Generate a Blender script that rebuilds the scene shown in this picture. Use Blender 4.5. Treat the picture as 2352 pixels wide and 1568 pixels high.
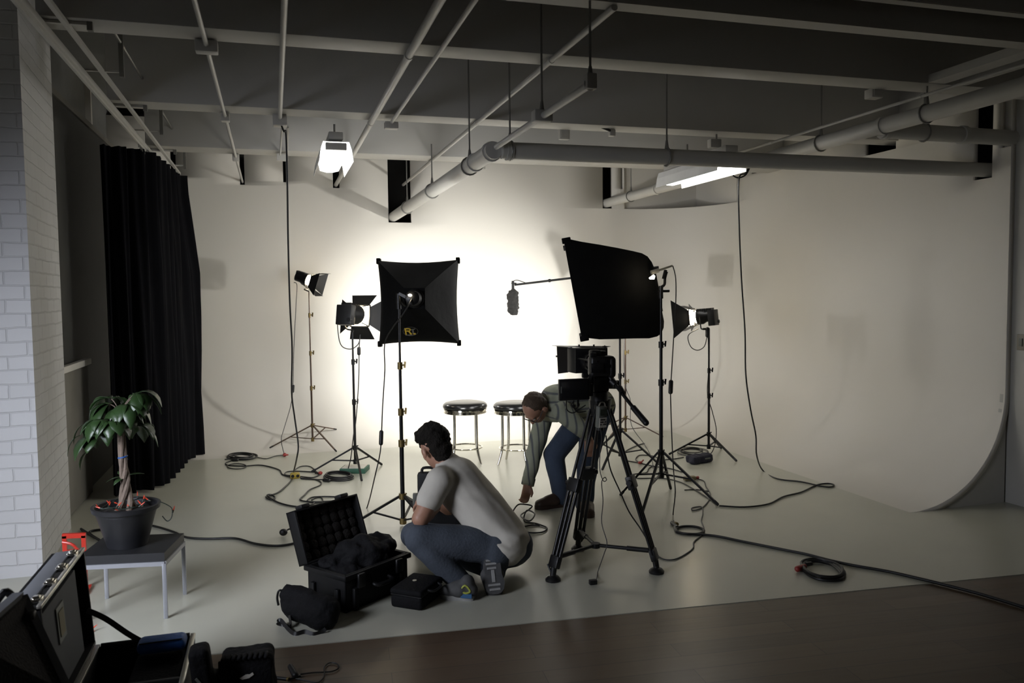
import bpy, bmesh, math, random
from mathutils import Vector as V, Matrix, noise
for o in list(bpy.data.objects): bpy.data.objects.remove(o)
sc = bpy.context.scene; COL = sc.collection
R = math.radians; PI = math.pi
random.seed(7)

# ------------------------------------------------------------------ camera
FPX, YAW, PIT, ROLL, CH = 1860.0, R(16.4), R(-3.36), R(0.65), 1.65
fw = V((math.sin(YAW)*math.cos(PIT), math.cos(YAW)*math.cos(PIT), math.sin(PIT)))
r0 = V((math.cos(YAW), -math.sin(YAW), 0)); u0 = r0.cross(fw)
rt = r0*math.cos(ROLL) - u0*math.sin(ROLL); up = r0*math.sin(ROLL) + u0*math.cos(ROLL)
CAM = V((0, 0, CH))
cd = bpy.data.cameras.new('camera'); cam = bpy.data.objects.new('camera', cd); COL.objects.link(cam)
cam.matrix_world = Matrix(((rt.x, up.x, -fw.x, 0), (rt.y, up.y, -fw.y, 0), (rt.z, up.z, -fw.z, CH), (0, 0, 0, 1)))
cd.sensor_width = 36; cd.lens = FPX/2352*36; cd.clip_start = .05
cd.dof.use_dof = True; cd.dof.focus_distance = 6.2; cd.dof.aperture_fstop = 4.0
sc.camera = cam
sc.view_settings.view_transform = 'Standard'; sc.view_settings.look = 'None'
sc.view_settings.gamma = 1; sc.view_settings.use_curve_mapping = False
sc.view_settings.exposure = 0.08

# ------------------------------------------------------------------ world and daylight
w = bpy.data.worlds.new('world'); sc.world = w; w.use_nodes = True
w.node_tree.nodes['Background'].inputs[0].default_value = (.6, .7, .9, 1)
w.node_tree.nodes['Background'].inputs[1].default_value = .02

def lamp(name, kind, loc, power, color, direction=None, parent=None, **kw):
    l = bpy.data.lights.new(name, kind); l.energy = power; l.color = color
    for k, v in kw.items(): setattr(l, k, v)
    o = bpy.data.objects.new(name, l); COL.objects.link(o)
    base = parent.location if parent else V((0, 0, 0))
    o.location = V(loc) - base
    if direction is not None: o.rotation_euler = V(direction).to_track_quat('-Z', 'Y').to_euler()
    if parent: o.parent = parent
    return o
# daylight that falls through the window in the wall behind the camera's left shoulder
lamp('window_daylight', 'AREA', (-2.42, 2.75, 1.5), 48, (.84, .88, 1.0), (.62, .66, -.48), shape='RECTANGLE', size=1.4, size_y=1.2, spread=R(104))
# added weak warm fill from behind the camera, inside the rear window
lamp('rear_fill', 'AREA', (1.2, -2.85, 1.9), 2.0, (1.0, .97, .9), (.08, 1, .03), shape='RECTANGLE', size=2.6, size_y=1.7)

# ------------------------------------------------------------------ picking real points
def ray(x, y): return fw + rt*((x-1176)/FPX) - up*((y-784)/FPX)
def fl(x, y, z=0.0):
    d = ray(x, y); return CAM + d*((z-CH)/d.z)
def at(x, y, Y):
    d = ray(x, y); return CAM + d*(Y/d.y)
def atX(x, y, X):
    d = ray(x, y); return CAM + d*(X/d.x)

# ------------------------------------------------------------------ materials
def mat(name, col, rough=.6, metal=0., var=.12, scale=8., bump=0., bscale=60., emit=None, es=0., spec=.5, trans=0., sss=0., sheen=0.):
    m = bpy.data.materials.new(name); m.use_nodes = True; nt = m.node_tree; b = nt.nodes['Principled BSDF']
    b.inputs['Roughness'].default_value = rough; b.inputs['Metallic'].default_value = metal
    b.inputs['Specular IOR Level'].default_value = spec
    tc = nt.nodes.new('ShaderNodeTexCoord'); nz = nt.nodes.new('ShaderNodeTexNoise')
    nz.inputs['Scale'].default_value = scale; nz.inputs['Detail'].default_value = 4
    nt.links.new(tc.outputs['Object'], nz.inputs['Vector'])
    rp = nt.nodes.new('ShaderNodeMapRange'); rp.inputs[3].default_value = 1-var; rp.inputs[4].default_value = 1+var
    nt.links.new(nz.outputs['Fac'], rp.inputs[0])
    mx = nt.nodes.new('ShaderNodeVectorMath'); mx.operation = 'SCALE'; mx.inputs[0].default_value = col[:3]
    nt.links.new(rp.outputs[0], mx.inputs['Scale']); nt.links.new(mx.outputs[0], b.inputs['Base Color'])
    if bump:
        n2 = nt.nodes.new('ShaderNodeTexNoise'); n2.inputs['Scale'].default_value = bscale; n2.inputs['Detail'].default_value = 3
        nt.links.new(tc.outputs['Object'], n2.inputs['Vector'])
        bp = nt.nodes.new('ShaderNodeBump'); bp.inputs['Strength'].default_value = bump; bp.inputs['Distance'].default_value = .01
        nt.links.new(n2.outputs['Fac'], bp.inputs['Height']); nt.links.new(bp.outputs[0], b.inputs['Normal'])
    if emit: b.inputs['Emission Color'].default_value = (*emit, 1); b.inputs['Emission Strength'].default_value = es
    if trans: b.inputs['Transmission Weight'].default_value = trans
    if sheen: b.inputs['Sheen Weight'].default_value = sheen
    return m

M = {}
M['cyc'] = mat('white_cyclorama_paint', (.62, .592, .538), .55, var=.04, scale=1.3)
M['cycfloor'] = mat('scuffed_white_floor_paint', (.45, .445, .37), .28, var=.09, scale=2.2, bump=.05, bscale=9)
M['wallpaint'] = mat('grey_white_wall_paint', (.44, .43, .395), .7, var=.05, scale=2)
M['beam'] = mat('white_beam_paint', (.42, .408, .38), .55, var=.06, scale=3)
M['ceil'] = mat('grey_ceiling_paint', (.18, .178, .17), .8)
M['dark'] = mat('dark_wall', (.05, .048, .045), .8)
M['pipe'] = mat('white_pipe_paint', (.44, .43, .40), .45, var=.08, scale=6)
M['rod'] = mat('grey_steel_rod', (.22, .215, .2), .45, .6)
M['velvet'] = mat('black_velvet', (.005, .005, .0065), .95, var=.3, scale=3, spec=.1, sheen=0)
M['board'] = mat('charcoal_board', (.055, .055, .05), .6, var=.2, scale=3)
M['greyboard'] = mat('grey_board', (.17, .16, .14), .7, var=.1)
M['whitetrim'] = mat('white_trim', (.6, .58, .54), .5)
M['black'] = mat('black_plastic', (.006, .006, .0066), .45, var=.2)
M['blackm'] = mat('black_metal', (.009, .009, .0095), .38, .3, var=.2)
M['stand'] = mat('black_stand_tube', (.012, .012, .013), .35, .4, var=.2)
M['brass'] = mat('brass_coloured_clamp', (.17, .12, .04), .4, .6)
M['bronze'] = mat('bronze_stand_tube', (.09, .06, .045), .32, .7)
M['fabric'] = mat('black_softbox_fabric', (.005, .005, .005), .7, spec=.08, var=.3, scale=12, bump=.3, bscale=14)
M['bag'] = mat('black_nylon', (.0065, .0065, .0075), .8, spec=.15, var=.25, scale=25, bump=.4, bscale=70)
M['foam'] = mat('dark_brown_foam', (.009, .007, .0055), .95, var=.3, scale=40, bump=.8, bscale=120)
M['case'] = mat('black_case_shell', (.006, .006, .0065), .55, spec=.22, var=.2)
M['caseg'] = mat('charcoal_case_lining', (.075, .078, .085), .75, var=.12, scale=5)
M['alu'] = mat('brushed_aluminium', (.6, .58, .52), .32, .9, var=.1, scale=30)
M['chrome'] = mat('chrome', (.80, .77, .70), .08, 1., var=.03)
M['vinyl'] = mat('black_vinyl', (.010, .010, .011), .22, var=.15, scale=20)
M['silver'] = mat('silver_leg_paint', (.36, .37, .40), .4, .5, var=.05)
M['tabletop'] = mat('charcoal_laminate', (.012, .0125, .014), .5, var=.15)
M['pot'] = mat('charcoal_plastic_pot', (.012, .0125, .015), .5, var=.1)
M['soil'] = mat('dark_soil', (.012, .01, .008), 1., var=.5, scale=40, bump=1, bscale=50)
M['bark'] = mat('pale_brown_bark', (.17, .13, .10), .85, var=.35, scale=30, bump=.6, bscale=60)
M['leaf'] = mat('glossy_green_leaf', (.022, .048, .014), .38, var=.35, scale=14)
M['wire'] = mat('dark_green_wire', (.012, .02, .014), .5)
M['redlamp'] = mat('red_glass_bulb', (.55, .05, .02), .25, emit=(1, .08, .03), es=.12)
M['red'] = mat('red_enamel', (.55, .03, .015), .35, var=.1)
M['cable'] = mat('black_rubber_cable', (.007, .007, .007), .5, var=.15)
M['cableg'] = mat('dark_grey_cable', (.05, .05, .05), .5)
M['yellow'] = mat('yellow_rubber', (.36, .26, .03), .5)
M['yelpaint'] = mat('yellow_print', (.75, .5, .04), .5)
M['greyprint'] = mat('grey_print', (.16, .15, .13), .5)
M['redplug'] = mat('red_plug_plastic', (.3, .03, .025), .4)
M['green'] = mat('green_box_card', (.03, .11, .07), .6)
M['paper'] = mat('off_white_paper', (.6, .57, .5), .8)
M['olive'] = mat('tan_label', (.22, .19, .11), .7)
M['blue'] = mat('blue_nylon', (.012, .09, .34), .6, bump=.3, bscale=60)
M['furry'] = mat('grey_wind_muff', (.06, .058, .055), .95, var=.4, scale=60, bump=1, bscale=150)
M['lens'] = mat('lit_lamp_lens', (1, 1, 1), .4, emit=(1, .86, .62), es=70)
M['diffuser_dim'] = mat('lit_white_diffuser_dim', (.9, .9, .9), .7, emit=(1, .985, .96), es=9)
M['glow'] = mat('added_glow_panel', (1, .9, .7), .6, emit=(1, .90, .70), es=10)  # emissive colour for the sheet added to make the lamp heads glow
M['tube'] = mat('lit_fluorescent_tube', (1, 1, 1), .4, emit=(1, .99, .95), es=11)
M['reflector'] = mat('white_enamel_reflector', (.85, .85, .84), .4)
M['diffuser'] = mat('lit_white_diffuser', (.9, .9, .9), .7, emit=(1, 1, .98), es=22)
M['skin'] = mat('skin', (.36, .19, .125), .5, var=.1, scale=14, bump=.08, bscale=90)
M['hairdark'] = mat('dark_brown_hair', (.010, .008, .006), .8, spec=.2, var=.5, scale=60, bump=1, bscale=110)
M['hairbrown'] = mat('short_brown_hair', (.06, .038, .022), .75, var=.4, scale=70, bump=.6, bscale=160)
M['tshirt'] = mat('off_white_cotton', (.52, .49, .43), .9, var=.05, bump=.25, bscale=14)
M['jeans'] = mat('faded_blue_denim', (.055, .066, .085), .9, var=.22, scale=9, bump=.3, bscale=80)
M['jeansd'] = mat('blue_denim', (.035, .05, .08), .9, var=.22, scale=9, bump=.3, bscale=80)
M['shoe'] = mat('grey_black_sneaker_mesh', (.06, .06, .06), .8, var=.4, scale=30)
M['sole'] = mat('pale_grey_sneaker_sole', (.30, .30, .29), .7, var=.3, scale=25)
M['bluerub'] = mat('blue_sneaker_rubber', (.03, .10, .22), .6)
M['lime'] = mat('lime_sneaker_trim', (.35, .38, .06), .6)
M['leather'] = mat('dark_brown_leather', (.045, .026, .018), .5, var=.3, scale=15)
M['eye'] = mat('eye_white', (.6, .58, .55), .2)
M['glass'] = mat('window_glass', (.9, .95, 1), .05, trans=1.)
M['screen'] = mat('grey_green_screen', (.055, .065, .05), .3)
M['grey'] = mat('mid_grey_plastic', (.13, .135, .115), .5)
M['switch'] = mat('beige_switch_plate', (.22, .20, .16), .5)

def wave_mat(name, ca, cb, scale, axis, rough=.85, dist=1.5):
    m = mat(name, ca, rough); nt = m.node_tree; b = nt.nodes['Principled BSDF']
    wv = nt.nodes.new('ShaderNodeTexWave'); wv.bands_direction = axis; wv.inputs['Scale'].default_value = scale
    wv.inputs['Distortion'].default_value = dist; wv.inputs['Detail Scale'].default_value = .6
    tc = nt.nodes.new('ShaderNodeTexCoord'); nt.links.new(tc.outputs['Object'], wv.inputs['Vector'])
    cr = nt.nodes.new('ShaderNodeValToRGB'); e = cr.color_ramp.elements
    e[0].position = .0; e[0].color = (*cb, 1); e[1].position = .30; e[1].color = (*ca, 1)
    nt.links.new(wv.outputs['Fac'], cr.inputs[0]); nt.links.new(cr.outputs[0], b.inputs['Base Color'])
    return m
M['stripeA'] = wave_mat('striped_shirt_torso', (.25, .26, .19), (.075, .08, .085), 5.2, 'Z')
M['stripeB'] = wave_mat('striped_shirt_sleeve', (.25, .26, .19), (.075, .08, .085), 6.2, 'X')

def brick_mat():
    m = mat('white_painted_brick', (.62, .62, .62), .65); nt = m.node_tree; b = nt.nodes['Principled BSDF']
    geo = nt.nodes.new('ShaderNodeTexCoord'); sp = nt.nodes.new('ShaderNodeSeparateXYZ'); nt.links.new(geo.outputs['Object'], sp.inputs[0])
    ad = nt.nodes.new('ShaderNodeMath'); nt.links.new(sp.outputs[0], ad.inputs[0]); nt.links.new(sp.outputs[1], ad.inputs[1])
    cb = nt.nodes.new('ShaderNodeCombineXYZ'); nt.links.new(ad.outputs[0], cb.inputs[0]); nt.links.new(sp.outputs[2], cb.inputs[1])
    br = nt.nodes.new('ShaderNodeTexBrick'); br.inputs['Scale'].default_value = 1; br.inputs['Brick Width'].default_value = .21
    br.inputs['Row Height'].default_value = .083; br.inputs['Mortar Size'].default_value = .006; br.inputs['Mortar Smooth'].default_value = .6
    br.inputs['Color1'].default_value = (.54, .54, .54, 1); br.inputs['Color2'].default_value = (.51, .51, .51, 1); br.inputs['Mortar'].default_value = (.47, .47, .47, 1)
    nz = nt.nodes.new('ShaderNodeTexNoise'); nz.inputs['Scale'].default_value = 7; nt.links.new(cb.outputs[0], nz.inputs['Vector'])
    vm = nt.nodes.new('ShaderNodeVectorMath'); vm.operation = 'SCALE'; vm.inputs['Scale'].default_value = .02; nt.links.new(nz.outputs['Color'], vm.inputs[0])
    va = nt.nodes.new('ShaderNodeVectorMath'); nt.links.new(cb.outputs[0], va.inputs[0]); nt.links.new(vm.outputs[0], va.inputs[1])
    nt.links.new(va.outputs[0], br.inputs['Vector']); nt.links.new(br.outputs['Color'], b.inputs['Base Color'])
    bp = nt.nodes.new('ShaderNodeBump'); bp.invert = True; bp.inputs['Strength'].default_value = .5; bp.inputs['Distance'].default_value = .012
    nt.links.new(br.outputs['Fac'], bp.inputs['Height']); nt.links.new(bp.outputs[0], b.inputs['Normal'])
    return m
M['brick'] = brick_mat()

def wood_mat():
    m = mat('dark_varnished_wood', (.05, .03, .02), .26, spec=.32); nt = m.node_tree; b = nt.nodes['Principled BSDF']
    tc = nt.nodes.new('ShaderNodeTexCoord'); mp = nt.nodes.new('ShaderNodeMapping'); mp.inputs['Rotation'].default_value = (0, 0, R(5))
    nt.links.new(tc.outputs['Object'], mp.inputs[0])
    br = nt.nodes.new('ShaderNodeTexBrick'); br.inputs['Scale'].default_value = 1; br.inputs['Brick Width'].default_value = 1.3; br.inputs['Row Height'].default_value = .13
    br.inputs['Mortar Size'].default_value = .0015; br.inputs['Color1'].default_value = (.088, .054, .030, 1); br.inputs['Color2'].default_value = (.062, .038, .021, 1); br.inputs['Mortar'].default_value = (.015, .01, .008, 1)
    nt.links.new(mp.outputs[0], br.inputs['Vector']); nt.links.new(br.outputs['Color'], b.inputs['Base Color'])
    m2 = nt.nodes.new('ShaderNodeMapping'); m2.inputs['Scale'].default_value = (2, 26, 1); nt.links.new(mp.outputs[0], m2.inputs[0])
    nz = nt.nodes.new('ShaderNodeTexNoise'); nz.inputs['Scale'].default_value = 1.5; nz.inputs['Detail'].default_value = 6; nt.links.new(m2.outputs[0], nz.inputs['Vector'])
    bp = nt.nodes.new('ShaderNodeBump'); bp.inputs['Strength'].default_value = .06; bp.inputs['Distance'].default_value = .005
    nt.links.new(nz.outputs['Fac'], bp.inputs['Height']); nt.links.new(bp.outputs[0], b.inputs['Normal'])
    rr = nt.nodes.new('ShaderNodeMapRange'); rr.inputs[3].default_value = .24; rr.inputs[4].default_value = .42
    nt.links.new(nz.outputs['Fac'], rr.inputs[0]); nt.links.new(rr.outputs[0], b.inputs['Roughness'])
    return m
M['wood'] = wood_mat()

# ------------------------------------------------------------------ mesh builder
def frame(f, u=(0, 0, 1), o=(0, 0, 0)):
    """columns: x = side, y = f, z = up"""
    f = V(f).normalized(); u = V(u); x = f.cross(u)
    if x.length < 1e-6: x = f.cross(V((1, 0, 0)))
    x.normalize(); z = x.cross(f); o = V(o)
    return Matrix(((x.x, f.x, z.x, o.x), (x.y, f.y, z.y, o.y), (x.z, f.z, z.z, o.z), (0, 0, 0, 1)))
def smooth_path(pts, n=6, closed=False):
    pts = [V(p) for p in pts]; L = len(pts); out = []
    if L < 3: return pts
    for i in range(L if closed else L-1):
        g = (lambda k: pts[k % L]) if closed else (lambda k: pts[min(max(k, 0), L-1)])
        a, b, c, d = g(i-1), g(i), g(i+1), g(i+2)
        for k in range(n):
            t = k/n
            out.append(.5*((2*b) + (c-a)*t + (2*a-5*b+4*c-d)*t*t + (3*b-a-3*c+d)*t**3))
    if not closed: out.append(pts[-1])
    return out
class MB:
    def __init__(s): s.v = []; s.f = []
    def add(s, vs, fs, mx=None):
        n = len(s.v); s.v += [(mx @ V(p)) if mx is not None else V(p) for p in vs]; s.f += [tuple(i+n for i in f) for f in fs]; return s
    def box(s, c, d, mx=None, bev=0., seg=2):
        bm = bmesh.new(); bmesh.ops.create_cube(bm, size=1)
        for v in bm.verts: v.co = V((v.co.x*d[0], v.co.y*d[1], v.co.z*d[2]))
        if bev: bmesh.ops.bevel(bm, geom=bm.edges[:], offset=bev, segments=seg, profile=.5, affect='EDGES')
        for v in bm.verts: v.co += V(c)
        bm.verts.index_update(); s.add([v.co.copy() for v in bm.verts], [[v.index for v in f.verts] for f in bm.faces], mx); bm.free(); return s
    def quadbar(s, a, b, wd, ht, u=(0, 0, 1), bev=0):
        a, b = V(a), V(b); m = frame(b-a, u, (a+b)/2); return s.box((0, 0, 0), (wd, (b-a).length, ht), m, bev)
    def loft(s, rings, closed=False, cap=True):
        n = len(rings[0]); vs = [p for r_ in rings for p in r_]; fs = []
        K = len(rings)
        for i in range(K if closed else K-1):
            for j in range(n):
                a, b = i*n+j, i*n+(j+1) % n; c, d = ((i+1) % K)*n+(j+1) % n, ((i+1) % K)*n+j
                fs.append((a, b, c, d))
        if cap and not closed: fs.append(tuple(range(n-1, -1, -1))); fs.append(tuple((K-1)*n+j for j in range(n)))
        return s.add(vs, fs)
    def tube(s, pts, r, n=8, sub=0, closed=False):
        p = smooth_path(pts, sub, closed) if sub else [V(q) for q in pts]
        L = len(p); rings = []; x = None
        for i in range(L):
            t = (p[(i+1) % L]-p[i-1]) if closed else (p[min(i+1, L-1)]-p[max(i-1, 0)])
            if t.length < 1e-9: t = V((0, 0, 1))
            t.normalize()
            if x is None: x = t.orthogonal().normalized()
            x = x - t*x.dot(t)
            if x.length < 1e-6: x = t.orthogonal()
            x.normalize(); y = t.cross(x)
            rr = r(i/(L-1)) if callable(r) else r
            rings.append([p[i]+(x*math.cos(2*PI*k/n)+y*math.sin(2*PI*k/n))*rr for k in range(n)])
        return s.loft(rings, closed)
    def cyl(s, a, b, ra, rb=None, n=14):
        rb = ra if rb is None else rb
        a, b = V(a), V(b); t = (b-a).normalized(); x = t.orthogonal().normalized(); y = t.cross(x)
        return s.loft([[c+(x*math.cos(2*PI*k/n)+y*math.sin(2*PI*k/n))*q for k in range(n)] for c, q in ((a, ra), (b, rb))])
    def lathe(s, prof, mx, n=28, cap=True):
        return s.loft([[mx @ V((q*math.cos(2*PI*k/n), q*math.sin(2*PI*k/n), z)) for k in range(n)] for q, z in prof], cap=cap)
    def ell(s, c, rx, ry, rz, mx=None, n=16, m=10):
        c = V(c); rings = []
        for i in range(m+1):
            a = -PI/2+PI*(i+.02 if i == 0 else i-.02 if i == m else i)/m
            pr = [V((rx*math.cos(a)*math.cos(2*PI*k/n), ry*math.cos(a)*math.sin(2*PI*k/n), rz*math.sin(a))) for k in range(n)]
            rings.append([c+((mx.to_3x3() @ p) if mx else p) for p in pr])
        return s.loft(rings)
    def caps(s, a, b, ra, rb, side=None, ratio=1., n=16):
        """tapered capsule; section is widened by ratio along side"""
        a, b = V(a), V(b); t = (b-a).normalized() if (b-a).length > 1e-6 else V((0, 0, 1))
        x = V(side) if side else t.orthogonal(); x = (x-t*x.dot(t)).normalized(); y = t.cross(x); rings = []
        for i in range(5):
            q = -PI/2+PI/2*(i+.03)/5; rings.append((a+t*math.sin(q)*ra, ra*math.cos(q)))
        for i in range(7): k = i/6; rings.append((a.lerp(b, k), ra+(rb-ra)*k))
        for i in range(1, 6):
            q = PI/2*(i-.03)/5; rings.append((b+t*math.sin(q)*rb, rb*math.cos(q)))
        return s.loft([[c+(x*math.cos(2*PI*k/n)*ratio+y*math.sin(2*PI*k/n))*q for k in range(n)] for c, q in rings])
    def chain(s, pts, rs, side=None, ratio=1.):
        for i in range(len(pts)-1): s.caps(pts[i], pts[i+1], rs[i], rs[i+1], side, ratio)
        return s
    def prism(s, outline, th):
        """flat outline (3-D points, planar) given thickness th along its normal, centred"""
        p = [V(q) for q in outline]; n = (p[1]-p[0]).cross(p[2]-p[0]).normalized()*th/2; k = len(p)
        return s.add([q+n for q in p]+[q-n for q in p], [tuple(range(k)), tuple(range(2*k-1, k-1, -1))]+[(i, i+k, (i+1) % k+k, (i+1) % k) for i in range(k)])
    def strip(s, pts, wd, side, th=.003, sub=6):
        """a strap: a band of width wd (along side) following pts"""
        p = smooth_path(pts, sub); rings = []
        for i, q in enumerate(p):
            t = (p[min(i+1, len(p)-1)]-p[max(i-1, 0)]).normalized(); sd = V(side); sd = (sd-t*sd.dot(t)).normalized(); nn = t.cross(sd)*th/2
            rings.append([q+sd*wd/2+nn, q+sd*wd/2-nn, q-sd*wd/2-nn, q-sd*wd/2+nn])
        return s.loft(rings)
    def remesh(s, vox=.012, it=4, rough=0., rs=8.):
        me = bpy.data.meshes.new('tmp'); me.from_pydata(s.v, [], s.f); me.update()
        bm = bmesh.new(); bm.from_mesh(me); bmesh.ops.recalc_face_normals(bm, faces=bm.faces); bm.to_mesh(me); bm.free()
        o = bpy.data.objects.new('tmp', me); COL.objects.link(o)
        a = o.modifiers.new('r', 'REMESH'); a.mode = 'VOXEL'; a.voxel_size = vox
        if it: b = o.modifiers.new('s', 'SMOOTH'); b.iterations = it; b.factor = .5
        dg = bpy.context.evaluated_depsgraph_get(); dg.update(); e = o.evaluated_get(dg).to_mesh()
        vs = [v.co.copy() for v in e.vertices]; ns = [v.normal.copy() for v in e.vertices]; s.f = [tuple(q.vertices) for q in e.polygons]
        if rough: vs = [p+n_*rough*noise.fractal(p*rs, 1., 2., 3) for p, n_ in zip(vs, ns)]
        s.v = vs; bpy.data.objects.remove(o); bpy.data.meshes.remove(me); return s
    def build(s, name, m, parent=None, ang=38, recalc=True):
        off = V((0, 0, 0)); q = parent
        while q: off += q.location; q = q.parent
        loc = V((0, 0, 0))
        if parent is None:
            lo = [min(p[i] for p in s.v) for i in range(3)]; hi = [max(p[i] for p in s.v) for i in range(3)]
            loc = V(((lo[0]+hi[0])/2, (lo[1]+hi[1])/2, lo[2]))
        me = bpy.data.meshes.new(name); me.from_pydata([tuple(p-off-loc) for p in s.v], [], s.f); me.update()
        if recalc:
            bm = bmesh.new(); bm.from_mesh(me); bmesh.ops.recalc_face_normals(bm, faces=bm.faces); bm.to_mesh(me); bm.free()
        me.materials.append(M[m] if isinstance(m, str) else m)
        me.polygons.foreach_set('use_smooth', [True]*len(me.polygons)); me.set_sharp_from_angle(angle=R(ang)); me.update()
        o = bpy.data.objects.new(name, me); COL.objects.link(o); o.location = loc
        if parent: o.parent = parent
        return o
def tag(o, label, cat, group=None):
    o['label'] = label; o['category'] = cat
    if group: o['group'] = group
    return o
def thing(name, label, cat, loc, group=None):
    o = bpy.data.objects.new(name, None); COL.objects.link(o); o.location = V(loc); o.empty_display_size = .1
    return tag(o, label, cat, group)
def struct(o): o['kind'] = 'structure'; return o

# ================================================================== THE SETTING
XR, YB = 5.35, 9.60
E0 = V((-3.2, 4.13, 0)); E1 = V((6.2, 3.42, 0))      # where the white paint ends
struct(MB().add([(E0.x, E0.y, 0), (E1.x, E1.y, 0), (6.2, 11.2, 0), (-3.2, 11.2, 0), (E0.x, E0.y, -.05), (E1.x, E1.y, -.05), (6.2, 11.2, -.05), (-3.2, 11.2, -.05)],
    [(0, 1, 2, 3), (0, 4, 5, 1), (7, 6, 5, 4), (1, 5, 6, 2), (2, 6, 7, 3), (3, 7, 4, 0)]).build('floor', 'cycfloor'))
d_ = V((0, -.006, 0))
struct(MB().add([E0+d_+V((0, 0, -.002)), E1+d_+V((0, 0, -.002)), (6.2, -3.1, -.002), (-3.2, -3.1, -.002), E0+d_+V((0, 0, -.05)), E1+d_+V((0, 0, -.05)), (6.2, -3.1, -.05), (-3.2, -3.1, -.05)],
    [(0, 1, 2, 3), (0, 4, 5, 1), (7, 6, 5, 4), (1, 5, 6, 2), (2, 6, 7, 3), (3, 7, 4, 0)]).build('wood_floor', 'wood'))

# seamless white back wall: floor cove, rounded corner, side wall, with slots where pipes and beams go through
def cyc():
    rc, rp = .86, 1.0; xc, yc = XR-rp, YB-rp; Y_END = 4.84
    slotsB = [(-1.03, -.975, 2.96), (-.315, -.265, 2.90), (.150, .182, 2.94), (.70, .775, 2.89), (1.33, 1.60, 2.505), (4.045, 4.175, 2.72), (4.29, 4.325, 2.97)]
    slotsR = [(5.005, 5.185, 2.505), (4.842, 4.94, 2.715), (6.02, 6.42, 2.90), (7.72, 8.30, 3.0)]
    xs = {-1.95, xc}; [xs.update(q[:2]) for q in slotsB]; xs.update([-1.5, -.6, .45, 1.0, 2.1, 2.8, 3.5])
    ys = {yc, Y_END}; [ys.update(q[:2]) for q in slotsR]; ys.update([5.5, 7.0])
    st = [('B', x) for x in sorted(xs)] + [('C', a*PI/2/16) for a in range(1, 16)] + [('R', y) for y in sorted(ys, reverse=True)]
    zs = {1.2, 1.6, 2.0, 2.4, 3.2, 3.6}; [zs.update(q[2:]) for q in slotsB+slotsR]
    sec = [(rc+.12, -.012)] + [(rc*(1-math.sin(a*PI/2/18)), rc*(1-math.cos(a*PI/2/18))+.0005) for a in range(19)] + [(0, z) for z in sorted(zs)]
    def pos(k, e, z):
        t, q = k
        if t == 'B': return (q, YB-e, z)
        if t == 'R': return (XR-e, q, z)
        return (xc+(rp-e)*math.sin(q), yc+(rp-e)*math.cos(q), z)
    n = len(sec); mb = MB(); mb.v = [V(pos(k, e, z)) for k in st for e, z in sec]
    for i in range(len(st)-1):
        a, b = st[i], st[i+1]
        for j in range(n-1):
            zm = (sec[j][1]+sec[j+1][1])/2; hole = False
            if a[0] == b[0] == 'B': hole = any(s0 < (a[1]+b[1])/2 < s1 and zm > zb for s0, s1, zb in slotsB)
            elif a[0] == b[0] == 'R': hole = any(s0 < (a[1]+b[1])/2 < s1 and zm > zb for s0, s1, zb in slotsR)
            elif zm > 2.775: hole = True
            if not hole: mb.f.append((i*n+j, (i+1)*n+j, (i+1)*n+j+1, i*n+j+1))
    return mb
c_ = cyc(); o = struct(c_.build('wall_back', 'cyc', ang=60, recalc=False))
md = o.modifiers.new('thickness', 'SOLIDIFY'); md.thickness = .045; md.offset = -1
# square room corner seen above the rounded corner
struct(MB().box((4.85, 9.67, 3.15), (1.10, .04, 1.0)).box((5.42, 9.1, 3.15), (.04, 1.14, 1.0)).build('wall_corner', 'cyc'))
# end face of the cove
rc = .86
oc = [V((XR-rc*(1-math.sin(a*PI/2/14)), 4.87, rc*(1-math.cos(a*PI/2/14))-.004)) for a in range(15)] + [V((XR+.03, 4.87, .855)), V((XR+.03, 4.87, 0))]
struct(MB().prism(oc, .03).build('trim_1', 'wallpaint'))
struct(MB().box((5.437, 1.0, 1.875), (.08, 8.1, 3.75)).build('wall_right', 'wallpaint'))
# outer shell
struct(MB().box((1.2, 11.2, 1.875), (10.2, .1, 3.75)).build('wall_outer_back', 'dark'))
struct(MB().box((6.25, 8, 1.875), (.1, 6.4, 3.75)).build('wall_outer_right', 'dark'))
struct(MB().box((1.4, 4.05, 3.80), (10, 14.4, .1)).build('ceiling', 'ceil'))
# window wall on the near side: opening for daylight
wl = MB(); X = -2.66
wl.box((X, -.65, 1.875), (.12, 4.8, 3.75)); wl.box((X, 7.5, 1.875), (.12, 7.5, 3.75)); wl.box((X, 2.75, .4), (.12, 2.2, .8)); wl.box((X, 2.75, 3.2), (.12, 2.2, 1.1))
struct(wl.build('wall_left', 'wallpaint'))
wf = MB()
for yy in (1.75, 2.42, 3.08, 3.73): wf.box((X, yy, 1.72), (.05, .05, 1.86))
for zz in (.82, 1.72, 2.62): wf.box((X, 2.75, zz), (.05, 2.0, .05))
wf = struct(wf.build('window_1', 'whitetrim')); MB().box((X-.01, 2.75, 1.72), (.008, 2.0, 1.8)).build('window_pane', 'glass', wf)
wl = MB(); wl.box((-1.7, -3.05, 1.875), (3.2, .12, 3.75)).box((4.2, -3.05, 1.875), (3.2, .12, 3.75)).box((1.25, -3.05, .45), (2.7, .12, .9)).box((1.25, -3.05, 3.3), (2.7, .12, .9))
struct(wl.build('wall_front', 'wallpaint'))
wf = MB()
for xx in (-.08, 1.25, 2.58): wf.box((xx, -3.05, 1.88), (.05, .05, 1.96))
for zz in (.93, 1.88, 2.83): wf.box((1.25, -3.05, zz), (2.7, .05, .05))
wf = struct(wf.build('window_2', 'whitetrim')); MB().box((1.25, -3.06, 1.88), (2.65, .008, 1.9)).build('window_pane', 'glass', wf)
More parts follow.
